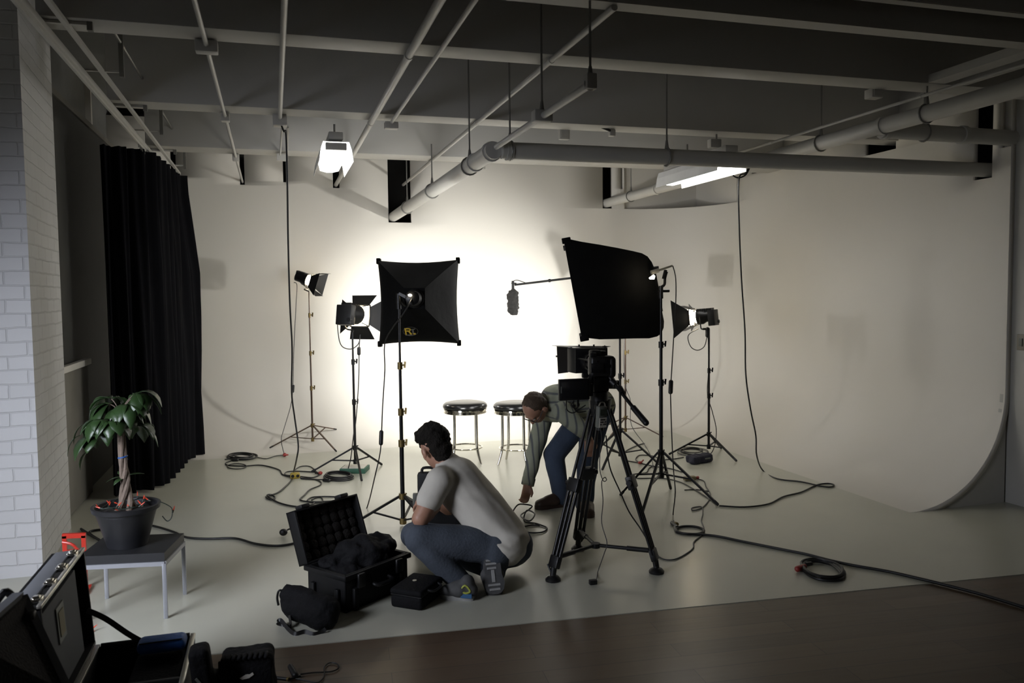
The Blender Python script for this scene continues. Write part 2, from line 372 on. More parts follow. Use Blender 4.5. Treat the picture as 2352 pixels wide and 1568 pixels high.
# brick pier, dark side wall, wall behind
struct(MB().prism([(-2.66, 5.37, 1.875), (-1.365, 5.37, 1.875), (-1.44, 6.42, 1.875), (-2.66, 6.42, 1.875)], 3.75).build('wall_brick', 'brick'))
struct(MB().box((-1.62, 8.9, 1.6), (.10, 4.86, 3.2)).build('wall_side', 'board'))
struct(MB().box((-1.63, 8.9, 3.235), (.14, 4.86, .05)).build('trim_2', 'greyboard'))
struct(MB().box((-1.75, 8.95, 3.5), (.20, 5.0, .5)).build('trim_4', 'ceil'))
struct(MB().box((-2.2, 8.6, 3.3), (1.2, .05, .9)).build('wall_far', 'cyc'))
# beams
def beam(y0, y1, x0=-1.02, x1=5.6, zb=2.965, x2=None):
    return struct(MB().box(((x0+x1)/2, (y0+y1)/2, (zb+3.78)/2), (x1-x0, y1-y0, 3.78-zb), bev=.006).build('ceiling_beam', 'beam'))
beam(4.30, 4.51); beam(5.99, 6.22, x1=6.2); beam(7.68, 7.97, x1=6.2)
ib = MB()
ib.box((3.0, 3.48, 2.957), (6.3, .10, .014)).box((3.0, 3.48, 3.06), (6.3, .012, .2)).box((3.0, 3.48, 3.16), (6.3, .10, .014))
ib = struct(ib.build('ceiling_beam', 'beam'))
ib2 = MB().box((3.9, 3.26, 3.02), (4.5, .05, .012)).box((3.9, 3.285, 3.06), (4.5, .008, .08)).box((3.9, 3.235, 3.06), (4.5, .008, .08))
struct(ib2.build('ceiling_beam', 'beam'))
struct(MB().box((4.13, 3.92, 2.995), (.13, .80, .05)).box((4.34, 3.92, 2.99), (.05, .80, .04)).build('trim_3', 'beam'))

# switch plate on the side wall
p = atX(2347, 786, 5.397)
sw = MB().box(p-V((.004, 0, 0)), (.008, .075, .12), bev=.003).build('light_switch', 'switch'); tag(sw, 'beige switch plate on the grey wall past the end of the white cove', 'switch')
MB().box(p-V((.011, 0, 0)), (.008, .03, .06), bev=.002).build('rocker', 'grey', sw)

# ================================================================== PIPES AND CONDUITS OVERHEAD
def pipe(name, pts, r, label, m='pipe', collars=(), hangers=(), boxes=(), cat='pipe', group=None, zc=2.965):
    a = V(pts[0]); t = thing(name, label, cat, a, group)
    MB().tube(pts, r, 14).build('pipe_run', m, t)
    for c in collars:
        d = (V(pts[1])-V(pts[0])).normalized(); MB().cyl(V(c)-d*.02, V(c)+d*.02, r*1.16, n=16).build('collar', m, t)
    for h, top in hangers:
        h = V(h); hr = MB().cyl(h+V((0, 0, r)), (h.x, h.y, top), .006, n=8).build('hanger_rod', 'rod', t)
        d = (V(pts[1])-V(pts[0])).normalized(); u = d.cross(V((0, 0, 1))).normalized()
        MB().tube([h+(u*math.cos(k*PI/8)+V((0, 0, 1))*math.sin(k*PI/8))*(r+.006) for k in range(16)], .006, 6, closed=True).cyl(h+V((0, 0, r)), h+V((0, 0, r+.06)), .016, .008, n=8).build('hanger_ring', 'rod', hr)
    for b, sz in boxes: MB().box(b, sz, bev=.006).build('junction_box', 'beam', t)
    return t
G = 'thin conduits running under the beams'
pipe('conduit', [(-.29, 3.0, 2.935), (-.29, 9.66, 2.935)], .012, 'thin white conduit with three boxes, running above the curtain side of the room', boxes=[((-.29, 4.50, 2.93), (.11, .07, .06)), ((-.29, 6.2, 2.93), (.06, .07, .06)), ((-.29, 7.95, 2.93), (.06, .06, .06))], cat='conduit')
c2 = pipe('conduit', [(.085, 3.0, 2.94), (.085, 6.18, 2.94)], .015, 'white conduit ending in a box where the long black cord drops', boxes=[((.085, 6.2, 2.925), (.10, .10, .08))], cat='conduit')
MB().cyl((.10, 6.24, 2.89), (.10, 7.72, 2.935), .008).cyl((.14, 6.24, 2.89), (.16, 7.72, 2.935), .008).box((.12, 7.78, 2.92), (.10, .06, .06)).build('branch', 'pipe', c2)
pipe('sprinkler_pipe', [(.735, 3.0, 2.93), (.735, 4.45, 2.93), (.735, 9.68, 2.93)], .022, 'white pipe passing beside the open hanging fluorescent lamp to a wall slot', collars=[(.735, 4.4, 2.93), (.735, 6.15, 2.93)])
pipe('conduit', [(.885, 3.0, 2.935), (.885, 6.16, 2.935)], .013, 'thin white conduit ending at a small box on the second beam', boxes=[((.885, 6.14, 2.915), (.10, .07, .05))], cat='conduit')
pipe('conduit', [(1.52, 3.46, 2.94), (1.52, 9.66, 2.955)], .016, 'thin white conduit crossing above the bent grey pipe to a tall wall slot', collars=[(1.52, 4.34, 2.942), (1.52, 6.05, 2.947)], cat='conduit')
# big pipe to the tall slot, its thin tail toward the near beam and the cross pipe
jx, jy, jz = 1.392, 5.09, 2.575
pipe('drain_pipe', [(jx, jy, jz), (jx, 9.72, jz)], .057, 'fat white pipe sloping away from an elbow into the tall wall slot', collars=[(jx, 5.16, jz), (jx, 5.6, jz)], hangers=[((jx, 5.76, jz), 3.7), ((jx, 7.2, jz), 2.99), ((jx, 8.6, jz), 3.7)])
pipe('drain_pipe', [(jx+.05, jy, jz), (XR+.08, jy, jz)], .055, 'fat grey pipe spanning crosswise between elbow and side wall', collars=[(jx+.10, jy, jz)], hangers=[((2.62, jy, jz), 3.75), ((1.50, jy, jz), 3.75)], boxes=[])
pipe('conduit', [(jx, 3.42, jz+.01), (jx, 5.03, jz+.01)], .018, 'grey tail pipe hung on rods between elbow and near beam', hangers=[((jx, 3.44, jz+.01), 2.96), ((jx, 4.12, jz+.01), 3.75)], boxes=[((jx, 4.12, jz+.01), (.10, .07, .06)), ((jx, 3.44, jz+.02), (.05, .05, .07))], cat='pipe')
qx, qz = 4.112, 2.79
pipe('drain_pipe', [(qx, 2.8, qz), (qx, 9.68, qz)], .056, 'long fat white pipe running to the narrow wall slot past the bright fluorescent lamp', collars=[(qx, 4.75, qz), (qx, 6.9, qz), (qx, 8.2, qz), (qx, 3.6, qz)], hangers=[((qx, 4.36, qz), 2.98), ((qx, 5.42, qz), 3.7), ((qx, 3.5, qz), 2.96), ((qx, 8.9, qz), 3.7)])
pipe('conduit', [(qx-.02, 2.8, qz+.115), (qx-.02, 7.7, qz+.115)], .011, 'thin white conduit resting just above the long fat pipe', collars=[(qx-.02, 4.4, qz+.115), (qx-.02, 6.05, qz+.115)], cat='conduit')
pipe('drain_pipe', [(qx+.05, 4.83, qz-.01), (XR+.08, 4.87, qz-.01)], .058, 'short fat white pipe joining the long pipe to the side wall', collars=[(4.9, 4.85, qz-.01), (qx+.09, 4.83, qz-.01)], hangers=[((4.55, 4.845, qz-.01), 3.7)])
# boxes on beam undersides
for x, y, s, lab in ((2.31, 6.28, (.085, .05, .095), 'square white junction box on the second beam above the crosswise pipe'), (2.05, 8.0, (.085, .03, .07), 'square white junction box on the last beam over the bright wall'), (3.86, 4.55, (.09, .08, .06), 'white box on the first beam beside the long fat pipe')):
    b = MB().box((x, y, 2.945), s, bev=.006).build('junction_box', 'beam'); tag(b, lab, 'box')
    MB().box((x, y-s[1]/2-.003, 2.945), (s[0]*.75, .006, s[2]*.75)).build('cover_plate', 'pipe', b)
b = thing('ceiling_clamp', 'small white clamp with dark lever on the second beam', 'clamp', (2.62, 6.12, 2.95))
MB().box((2.66, 6.12, 2.935), (.05, .05, .05), bev=.006).build('body', 'beam', b); MB().cyl((2.64, 6.1, 2.95), (2.54, 6.1, 2.985), .010, .014).build('lever', 'blackm', b)

# bracket plate by the near beam
b = thing('hanging_bracket', 'grey angle bracket hanging from the ceiling before the near beam', 'bracket', (3.66, 3.2, 3.1))
MB().box((3.66, 3.15, 3.4), (.035, .05, .66)).build('post', 'beam', b); MB().box((3.62, 3.16, 3.09), (.12, .06, .03)).build('foot_plate', 'beam', b)
b = thing('hanging_bracket', 'small white knuckle bracket hanging above the crosswise rail', 'bracket', (2.0, 3.2, 3.05))
MB().tube([(1.97, 3.2, 3.75), (1.97, 3.2, 3.08), (2.0, 3.2, 3.05), (2.06, 3.2, 3.08)], .014, 8).ell((2.0, 3.2, 3.05), .03, .03, .025).build('post', 'beam', b)

# curtain track
t = thing('curtain_track', 'white double curtain track with grey brackets above the black curtain', 'curtain track', (-1.0, 2.6, 2.93))
MB().box((-1.005, 5.9, 2.925), (.045, 6.6, .035), bev=.004).box((-1.005, 5.9, 2.90), (.012, 6.6, .015)).build('lower_rail', 'pipe', t)
MB().box((-.90, 5.9, 2.945), (.022, 6.6, .022)).build('upper_rail', 'pipe', t)
MB().cyl((-.80, 4.5, 3.12), (-.80, 8.2, 3.12), .009).build('wire_rail', 'rod', t)
for k, y in enumerate((4.35, 5.2, 6.1, 6.95, 7.85, 8.7)):
    b = MB().box((-.80, y, 3.06), (.025, .03, .27)).build('bracket', 'rod', t)
    MB().box((-.91, y, 2.955), (.24, .02, .012)).build('cross_bar', 'pipe', b)
for k in range(26):
    y = 7.2+k*.064; MB().tube([(-1.005, y, 2.895), (-1.005, y, 2.865)], .004, 6).build('glider', 'rod', t)

# black curtain
def curtain():
    plan = smooth_path([(-1.31, 7.30), (-1.16, 7.36), (-1.00, 7.52), (-.955, 7.80), (-.94, 8.10), (-.925, 8.45), (-.89, 8.80), (-.83, 9.02)], 24); L = len(plan); mb = MB(); zs = [.03, .3, .7, 1.1, 1.5, 1.9, 2.2, 2.5, 2.7, 2.84, 2.89]; n = len(zs)
    for th in (0, .012):
        for i, p in enumerate(plan):
            p = V((*p[:2], 0)) if len(p) == 2 else p; k = i/(L-1)
            nx = (V(plan[min(i+1, L-1)])-V(plan[max(i-1, 0)])); nx = V((nx.y, -nx.x, 0)).normalized()
            for z in zs:
                h = z/2.9; a = .052*(1-.35*h)
                off = a*math.sin(k*62+.6*math.sin(z*1.1+k*9))+.022*math.sin(k*151+z)+.02*noise.noise(V((k*14, z*.7, 3)))
                flare = .095*max(0, k-.62)/.38*min(1, max(0, (2.75-z)/.85))
                q = V((p.x, p.y, 0))+nx*(off+th); q.x += flare - .03*max(0, k-.3)
                sag = 0 if z > .03 else -.006+.012*noise.noise(V((k*9, 1, 1)))
                mb.v.append(V((q.x, q.y, max(.004, z+sag))))
    def F(a, b, c, d): mb.f.append((a, b, c, d))
    T = L*n
    for i in range(L-1):
        for j in range(n-1):
            a, b, c, d = i*n+j, (i+1)*n+j, (i+1)*n+j+1, i*n+j+1; F(a, b, c, d); F(a+T, d+T, c+T, b+T)
        F(i*n, i*n+T, (i+1)*n+T, (i+1)*n); F(i*n+n-1, (i+1)*n+n-1, (i+1)*n+n-1+T, i*n+n-1+T)
    for i in (0, L-1):
        for j in range(n-1): F(i*n+j, i*n+j+1, i*n+j+1+T, i*n+j+T)
    return mb
tag(curtain().build('curtain', 'velvet', ang=80), 'floor-length black velvet curtain gathered at the end of its track', 'curtain')

# boards against the dark wall
g = thing('display_board', 'grey board with white top rail leaning on the dark wall behind the plant', 'board', (-1.5, 7.0, 0))
MB().box((-1.53, 7.05, .56), (.03, 1.0, 1.10)).build('panel', 'greyboard', g)
MB().box((-1.51, 7.05, 1.125), (.05, 1.02, .05), bev=.004).build('top_rail', 'whitetrim', g)
MB().box((-1.51, 6.53, 1.115), (.055, .03, .06), bev=.004).build('end_cap', 'black', g)

# ================================================================== LIGHT STANDS
def stand(name, label, c, feet, zc, zb, ztop, r=.0125, m='stand', clampm='blackm', clamps=(), group=None, legr=.009, tip=.0):
    """c: floor point under the column; zc: collar height; zb: lower hub; clamps: heights of the telescope clamps"""
    c = V(c); t = thing(name, label, 'light stand', c, group)
    hs = [zb-.03]+sorted(clamps)+[ztop]; k = len(hs)-1
    for i in range(k):
        MB().cyl((c.x, c.y, hs[i]), (c.x, c.y, hs[i+1]), r*(1-.16*i), n=14).build('tube_section', m, t)
    for i, z in enumerate(clamps):
        q = MB().cyl((c.x, c.y, z-.03), (c.x, c.y, z+.02), r*1.45*(1-.1*i)).build('clamp', clampm, t)
        MB().cyl((c.x, c.y, z), (c.x+.032, c.y-.012, z), .006).quadbar((c.x+.03, c.y-.012, z-.02), (c.x+.034, c.y-.014, z+.025), .006, .014).build('thumb_screw', clampm, q)
    MB().cyl((c.x, c.y, zc-.03), (c.x, c.y, zc+.012), r*1.7).cyl((c.x, c.y, zc), (c.x+.03, c.y, zc+.008), .006).build('collar', clampm, t)
    MB().cyl((c.x, c.y, zb-.03), (c.x, c.y, zb+.012), r*1.6).build('hub', clampm, t)
    for f in feet:
        f = V((*f[:2], max(f[2], 0)+legr*1.3+(.012 if f[2] > 0 else 0))); d = (V((f.x, f.y, 0))-V((c.x, c.y, 0))).normalized(); a = V((c.x, c.y, zc-.01))+d*r*1.5
        lg = MB().quadbar(a, f, legr*2, legr*1.7).build('leg', m, t)
        mid = a.lerp(f, .52); MB().quadbar(V((c.x, c.y, zb))+d*r, mid, legr*1.5, legr*1.3).build('brace', m, lg)
        MB().caps(f-(f-a).normalized()*.03, f, legr*1.25, legr*1.25).build('foot_cap', 'black', lg)
    return t
def zat(c, px, py):
    """height over floor point c of the picture row py"""
    return at(px, py, c.y).z
def foot(px, py, c):
    return fl(px, py)
def cove(y):
    q = 1-(YB-y)/.86; return 0 if q <= 0 else .86*(1-math.sqrt(1-q*q))+.004
GS = 'slim light stands on the white floor'
# short stands: back ones stand at the start of the cove
cBL = V((.375, 9.02, 0)); sBL = stand('light_stand', 'slim bronze light stand farthest back beside the long hanging cord', cBL, [(-.07, 8.93, cove(8.93)), (.60, 8.68, 0), (.64, 9.20, cove(9.20))], zat(cBL, 715, 975), zat(cBL, 717, 1007), zat(cBL, 707, 668), .0105, 'bronze', 'brass', [zat(cBL, 713, 890), zat(cBL, 711, 810), zat(cBL, 709, 723)], legr=.007)
cBR = V((3.86, 8.52, 0)); stand('light_stand', 'slim bronze light stand half hidden behind the tall softbox', cBR, [(3.66, 8.86, cove(8.86)), (4.22, 8.30, 0), (3.46, 8.17, 0)], zat(cBR, 1441, 957), zat(cBR, 1441, 985), zat(cBR, 1441, 668), .0105, 'bronze', 'brass', [zat(cBR, 1442, 875), zat(cBR, 1442, 808)], legr=.007)
cL2 = V((.70, 7.62, 0)); stand('light_stand', 'black light stand under the lamp beside the square softbox', cL2, [(.31, 7.73, 0), (.97, 7.84, 0), (.715, 7.22, 0)], zat(cL2, 808, 1026), zat(cL2, 808, 1058), zat(cL2, 801, 762), .0125, clamps=[zat(cL2, 806, 922), zat(cL2, 803, 830)], legr=.009)
cR = V((4.185, 7.22, 0)); stand('light_stand', 'black light stand under the lamp beside the tall softbox, blue bag at its foot', cR, [(3.82, 7.36, 0), (4.27, 6.85, 0), (4.47, 7.46, 0)], zat(cR, 1621, 995), zat(cR, 1621, 1024), zat(cR, 1622, 755), .0125, clamps=[zat(cR, 1622, 908), zat(cR, 1622, 850)], legr=.009)
cSL = fl(926, 1206); stand('light_stand', 'black light stand holding the square softbox beside the crouching man', cSL, [fl(800, 1213), fl(1010, 1235), (1.06, 6.18, 0)], zat(cSL, 925, 1136), zat(cSL, 925, 1193), zat(cSL, 921, 690), .0155, clamps=[zat(cSL, 924, 1016), zat(cSL, 924, 944), zat(cSL, 922, 838)], legr=.0095, clampm='brass')
cSR = V((2.925, 5.78, 0)); stand('light_stand', 'tall black light stand holding the big tilted softbox behind the camera tripod', cSR, [(2.67, 5.99, 0), fl(1648, 1161), fl(1472, 1192), (3.15, 6.05, 0)], zat(cSR, 1515, 1036), zat(cSR, 1515, 1088), zat(cSR, 1518, 668), .0155, clamps=[zat(cSR, 1516, 877), zat(cSR, 1517, 790)], legr=.0095)
cM = V((3.17, 7.12, 0)); stand('boom_stand', 'black stand holding the microphone boom, behind the tall softbox', cM, [(3.0, 7.50, 0), (3.46, 6.80, 0), (2.9, 6.92, 0)], zat(cM, 1424, 986), zat(cM, 1424, 1040), 1.86, .0125, clamps=[zat(cM, 1425, 862), 1.55], legr=.009)

# microphone boom
t = thing('microphone_boom', 'black boom pole reaching out from behind the tall softbox over the stools', 'boom pole', (cM.x, cM.y, 1.86))
b0 = V((cM.x+.35, cM.y-.12, 1.885)); b1 = at(1182, 654, 7.75)
MB().cyl(b0, b0.lerp(b1, .55), .014).build('outer_tube', 'blackm', t); MB().cyl(b0.lerp(b1, .5), b1, .0105).cyl(b0.lerp(b1, .74), b0.lerp(b1, .755), .016).build('inner_tube', 'blackm', t)
MB().box((cM.x, cM.y, 1.87), (.05, .05, .06), bev=.008).cyl((cM.x, cM.y-.05, 1.87), (cM.x, cM.y+.05, 1.87), .014).build('grip_head', 'black', t)
m0 = at(1178, 655, 7.75)
MB().quadbar(m0+V((0, 0, .045)), m0+V((0, 0, -.05)), .022, .022, (1, 0, 0)).box(m0+V((.01, 0, .02)), (.05, .02, .012)).build('shock_mount', 'black', t)
MB().tube([m0+V((0, 0, .04)), m0+V((.05, 0, .05)), m0+V((.14, -.02, .02)), m0+V((.2, -.03, .02))], .004, 6, 5).build('microphone_cable', 'cable', t)
t = thing('microphone', 'grey furry microphone hanging from the boom above the bar stools', 'microphone', m0+V((0, 0, -.3)))
mc = at(1177, 692, 7.75)
MB().caps(mc+V((.005, 0, .065)), mc-V((-.005, 0, .078)), .056, .056, n=20).remesh(.010, 1, .016, 34).build('wind_muff', 'furry', t)
MB().cyl(mc+V((0, 0, .08)), m0+V((0, 0, -.045)), .012).build('mount_stem', 'black', t)

# ================================================================== LAMP HEADS WITH BARN DOORS
def fresnel(name, label, c, d, s=1., upv=(0, 0, 1), doors=((1, 35), (1, 35), (1, 60), (1, 60)), power=60, col=(1, .99, .95), angle=80, post=None, boxy=True, backbox=True, group='warm barn-door lamps on light stands'):
    c = V(c); mx = frame(d, upv, c); X = mx.to_3x3(); t = thing(name, label, 'studio lamp', c, group)
    L = lambda x, y, z: mx @ V((x*s, y*s, z*s))
    mb = MB()
    mb.lathe([(.03, -.13), (.052, -.128), (.056, -.06), (.074, -.03), (.076, .02), (.068, .022)], mx @ Matrix.Rotation(-PI/2, 4, 'X') @ Matrix.Scale(s, 4), 20)
    for k in range(6): mb.box((0, -.125+k*.017, .055), (.085, .006, .035), mx @ Matrix.Scale(s, 4))
    mb.build('housing', 'blackm', t)
    if backbox: MB().box((0, -.125, -.02), (.13, .065, .15), mx @ Matrix.Scale(s, 4), bev=.006).cyl(L(.05, -.165, -.06), L(.05, -.135, -.06), .016*s).build('ballast_box', 'black', t)
    MB().ell((0, 0, 0), .058*s, .03*s, .058*s, None, 18, 8).build
    lm = MB(); lm.v = [mx @ (V((p.x*.058*s, p.y*.030*s, p.z*.058*s))+V((0, .035*s, 0))) for p in MB().ell((0, 0, 0), 1, 1, 1, None, 18, 8).v]; lm.f = MB().ell((0, 0, 0), 1, 1, 1, None, 18, 8).f
    lm.build('lens', 'lens', t)
    fr = MB(); h = .082
    for a, b in (((-h, -h), (h, -h)), ((h, -h), (h, h)), ((h, h), (-h, h)), ((-h, h), (-h, -h))): fr.quadbar(L(a[0], .078, a[1]), L(b[0], .078, b[1]), .008*s, .008*s, X @ V((0, 1, 0)))
    for a in (-h, h):
        for b in (-h, h): fr.cyl(L(a*.75, .0, b*.75), L(a, .078, b), .004*s, n=6)
    fr.build('door_frame', 'blackm', t)
    for k, (ln, op) in enumerate(doors):
        # k: 0 top 1 bottom 2 one side 3 other side;  op: opening angle from straight ahead
        o = R(op); dv = [V((0, 0, 1)), V((0, 0, -1)), V((-1, 0, 0)), V((1, 0, 0))][k]; sv = V((1, 0, 0)) if k < 2 else V((0, 0, 1))
        base = V((0, .08, 0))+dv*(h+.004); out = (V((0, 1, 0))*math.cos(o)+dv*math.sin(o))*.12*ln
        w0, w1 = (.075, .11) if k < 2 else (.07, .135)
        w1 *= max(1, ln)**.7
        q = [base-sv*w0, base+sv*w0, base+out+sv*w1, base+out-sv*w1]
        db = MB().prism([mx @ (p*s) for p in q], .0025*s); db.build('barn_door', 'blackm', t)
    MB().prism([L(-.078, .092, -.078), L(.078, .092, -.078), L(.078, .092, .078), L(-.078, .092, .078)], .002).build('glow_panel', 'glow', t)  # added glowing sheet, gives the white glow around the housing seen from behind
    # yoke and post socket
    yk = MB().tube([L(-.09, -.03, 0), L(-.09, -.03, -.03), c+V((0, 0, -.11*s))+X @ V((-.06*s, -.03*s, 0)), c+V((0, 0, -.12*s))+X @ V((0, -.03*s, 0))], .006*s, 6, 4)
    if post: yk.cyl(c+V((0, 0, -.12*s))+X @ V((0, -.03*s, 0)), V(post), .011, n=10)
    yk.build('yoke', 'blackm', t)
    lamp('lamp_beam', 'SPOT', L(0, .13, 0), power, col, X @ V((0, 1, 0)), t, spot_size=R(angle), spot_blend=1.0, shadow_soft_size=.05)
    return t
pBL = at(697, 642, 9.02)
fresnel('barn_door_lamp', 'small lit lamp with barn doors on the bronze stand beside the hanging cord, aimed down', pBL+V((.03, 0, .0)), (.84, -.38, -.30), .92, doors=((1.25, 22), (1.15, 22), (1.0, 25), (1.0, 25)), power=60, post=(cBL.x, cBL.y, zat(cBL, 707, 668)), backbox=False)
pL2 = at(815, 722, 7.62)
fresnel('barn_door_lamp', 'lit lamp with wide barn doors between the bronze stand and the square softbox', pL2, (.60, .79, -.16), 1.22, doors=((.75, 62), (.85, 62), (.95, 72), (1.25, 70)), power=240, angle=112, post=(cL2.x, cL2.y, zat(cL2, 801, 762)))
pR = at(1608, 727, 7.22)
fresnel('barn_door_lamp', 'lit lamp with one large dark door beside the tall softbox', pR, (-.66, .75, -.10), 1.05, doors=((.9, 18), (1.0, 18), (1.5, 52), (.8, 40)), power=360, angle=92, post=(cR.x, cR.y, zat(cR, 1622, 755)))
pBR = at(1436, 640, 8.52)
fresnel('barn_door_lamp', 'small lit barn-door lamp hidden behind the tall softbox, on the bronze stand', pBR, (-.86, -.30, -.34), .92, doors=((1.2, 25), (1.1, 25), (1.0, 30), (1.0, 30)), power=40, post=(cBR.x, cBR.y, zat(cBR, 1441, 668)), backbox=False)
# pigtail loops under the lamps belong to the lamps' cables
def floor_pts(lst, z=.007): return [fl(x, y, z) for x, y in lst]
def cable(name, pts, r, label, m='cable', sub=6, cat='cable', group=None, n=8):
    return tag(MB().tube(pts, r, n, sub).build(name, m, ang=60), label, cat, group)
def inline_switch(parent, a, b, r=.016, m='black'):
    a, b = V(a), V(b); MB().caps(a, b, r, r).build('inline_switch', m, parent)

# ================================================================== SOFTBOXES
def softbox(name, label, c, d, half, backhalf, depth, upv=(0, 0, 1), group=None, zsh=0., ex=1.25, head=True, dm='diffuser', prof=None):
    """c: centre of the front; d: direction it throws light"""
    mx = frame(d, upv, c); X = mx.to_3x3(); t = thing(name, label, 'softbox', V(c), group)
    hw, hh = half
    def ring(a, b, y, n=8, bulge=0., dz=0.):
        cs = [V((-a, y, -b+dz)), V((a, y, -b+dz)), V((a, y, b+dz)), V((-a, y, b+dz))]; out = []
        for i in range(4):
            for k in range(n):
                u = k/n; p = cs[i].lerp(cs[(i+1) % 4], u); sgn = math.sin(PI*u)*bulge
                nn = [V((0, 0, -1)), V((1, 0, 0)), V((0, 0, 1)), V((-1, 0, 0))][i]; out.append(p-nn*sgn)
        return [mx @ p for p in out]
    rg = [ring(hw, hh, 0, 8, .018), ring(hw, hh, -.05, 8, .02)]
    for k in range(1, 7):
        u = k/6; a = hw+(backhalf-hw)*u**ex; b = hh+(backhalf-hh)*u**ex; rg.append(ring(a, b, -.05-(depth-.05)*u, 8, .020*math.sin(PI*u)+.018*(1-u), zsh*u))
    if prof: rg = rg[:2]+[ring(a, b, -depth*u, 8, .012, z) for u, a, b, z in prof]; backhalf = prof[-1][1]*.9
    body = MB().loft(rg, cap=False); nb = len(body.v)
    inner = [[p+(V(c)-p).normalized()*.006 for p in r_] for r_ in rg]
    b2 = MB().loft(inner, cap=False); body.add(b2.v, [tuple(reversed(f)) for f in b2.f]); n = len(rg[0]); K = len(rg)
    body.f += [(j, (j+1) % n, nb+(j+1) % n, nb+j) for j in range(n)]
    body.loft([ring(backhalf*1.02, backhalf*1.02, -depth-.008, 8, 0, zsh), ring(backhalf*1.02, backhalf*1.02, -depth+.004, 8, 0, zsh)])
    body.build('fabric_shell', 'fabric', t, recalc=False, ang=50)
    MB().prism([mx @ V((sx*(hw-.03), -.028, sz*(hh-.03))) for sx, sz in ((-1, -1), (1, -1), (1, 1), (-1, 1))], .004).build('diffuser', dm, t)
    for sx in (-1, 1):
        for sz in (-1, 1):
            MB().box((sx*(hw-.004), -.02, sz*(hh-.004)), (.03, .07, .045), mx, bev=.006).build('corner_pocket', 'fabric', t)
    hd = mx @ V((0, -depth-.03, zsh))
    if head: MB().lathe([(.03, -.14), (.05, -.13), (.055, 0), (.07, .01), (.07, .03), (.03, .035)], frame(d, upv, hd) @ Matrix.Rotation(-PI/2, 4, 'X'), 18).build('lamp_head', 'blackm', t)
    return t, mx, hd
# square softbox, seen from behind
vSL = (at(962, 694, 6.2)-CAM); dSL = V((.265, .96, -.03)).normalized()
cFL = at(963, 694, 6.15)
tSL, mSL, hSL = softbox('softbox', 'square black softbox with a yellow and grey badge, seen from behind', cFL, dSL, (.305, .318), .075, .34, zsh=.02)
topSL = V((cSL.x, cSL.y, zat(cSL, 921, 690)))
MB().tube([hSL+V((-.07, 0, .0)), hSL+V((-.07, -.02, -.05)), topSL+V((0, 0, .02)), topSL+V((0, 0, -.05))], .008, 8, 4).cyl(topSL-V((0, 0, .06)), topSL+V((0, 0, .05)), .017).quadbar(topSL+V((0, -.01, .05)), topSL+V((.09, -.05, .0)), .014, .02).build('tilt_bracket', 'blackm', tSL)
MB().ell(hSL-dSL*.145+V((-.015, 0, .02)), .013, .008, .008).build('light_leak', 'lens', tSL)
# badge
bc = at(941, 760, 0.5); 
def on_panel(px, py, off=.004):
    # meet the lower fabric panel of the square softbox
    a = mSL @ V((0, -.05, -.318)); b = mSL @ V((0, -.34, -.055)); x = mSL.to_3x3() @ V((1, 0, 0)); n = (b-a).cross(x).normalized()
    if n.dot(CAM-a) < 0: n = -n
    dd = ray(px, py); k = n.dot(a+n*(off+.022)-CAM)/n.dot(dd); return CAM+dd*k
bp_, bq_, br_ = on_panel(943, 761), on_panel(957, 761), on_panel(943, 751)
ex, ez = (bq_-bp_), (br_-bp_); bn = ex.cross(ez).normalized()
MB().tube([bp_+ex*1.22*math.cos(k*PI/12)+ez*1.0*math.sin(k*PI/12) for k in range(24)], .0012, 5, closed=True).build('badge_ring', 'greyprint', tSL)
def flat(pts, m, nm, par, th=.0015): 
    mb = MB()
    for poly in pts: mb.prism([bp_+ex*x+ez*y for x, y in poly], th)
    return mb.build(nm, m, par)
flat([[(-1.05, .75), (-.2, .75), (-.2, .5), (-.95, .5)], [(-1.0, .5), (-.75, .5), (-.6, -.75), (-.85, -.75)], [(-.2, .75), (.05, .6), (.0, .15), (-.2, .25)], [(-.8, .22), (-.05, .22), (-.1, -.02), (-.78, -.02)], [(-.4, 0), (-.12, 0), (.28, -.6), (.0, -.75), ]], 'yelpaint', 'badge_letter', tSL)
flat([[(.15, .55), (.45, .62), (.62, -.5), (.35, -.62)], [(.0, .45), (.75, .68), (.75, .5), (.02, .25)], [(-.85, -.78), (.3, -.68), (.3, -.85), (-.8, -.95)]], 'greyprint', 'badge_letter', tSL)
flat([[(.42, -.4), (.85, -.4), (.85, -.68), (.42, -.68)]], 'yelpaint', 'badge_mark', tSL)

# tall tilted softbox seen from the side
dSR = V((-.90, .34, -.17)).normalized()
cFR = at(1316, 668, 6.30)
tSR, mSR, hSR = softbox('softbox', 'big black softbox tilted downward beside the tall cord, seen from its side', cFR, dSR, (.375, .392), .285, .67, upv=(0.05, 0, 1), zsh=-.13, head=False, prof=[(.2, .36, .388, -.03), (.4, .335, .376, -.065), (.6, .305, .362, -.10), (.78, .27, .350, -.135), (.88, .24, .335, -.148), (.94, .22, .310, -.155), (.98, .20, .265, -.160), (1.0, .18, .215, -.160)], dm='diffuser_dim')
topSR = V((cSR.x, cSR.y, zat(cSR, 1518, 668)))
MB().cyl(topSR-V((0, 0, .06)), topSR+V((0, 0, .04)), .018).cyl(topSR+V((-.02, 0, 0)), topSR+V((.07, 0, 0)), .012).tube([topSR+V((0, 0, .03)), topSR+V((.03, 0, .05)), topSR+V((.035, 0, .10)), topSR+V((.05, 0, .15))], .011, 8, 4).quadbar(at(1524, 640, 5.78), at(1529, 620, 5.78), .03, .014).build('tilt_bracket', 'blackm', tSR)
MB().cyl(at(1496, 626, 5.78), at(1512, 621, 5.78), .018).cyl(at(1510, 622, 5.78), at(1544, 610, 5.78), .009).build('bracket_arm', 'alu', tSR)
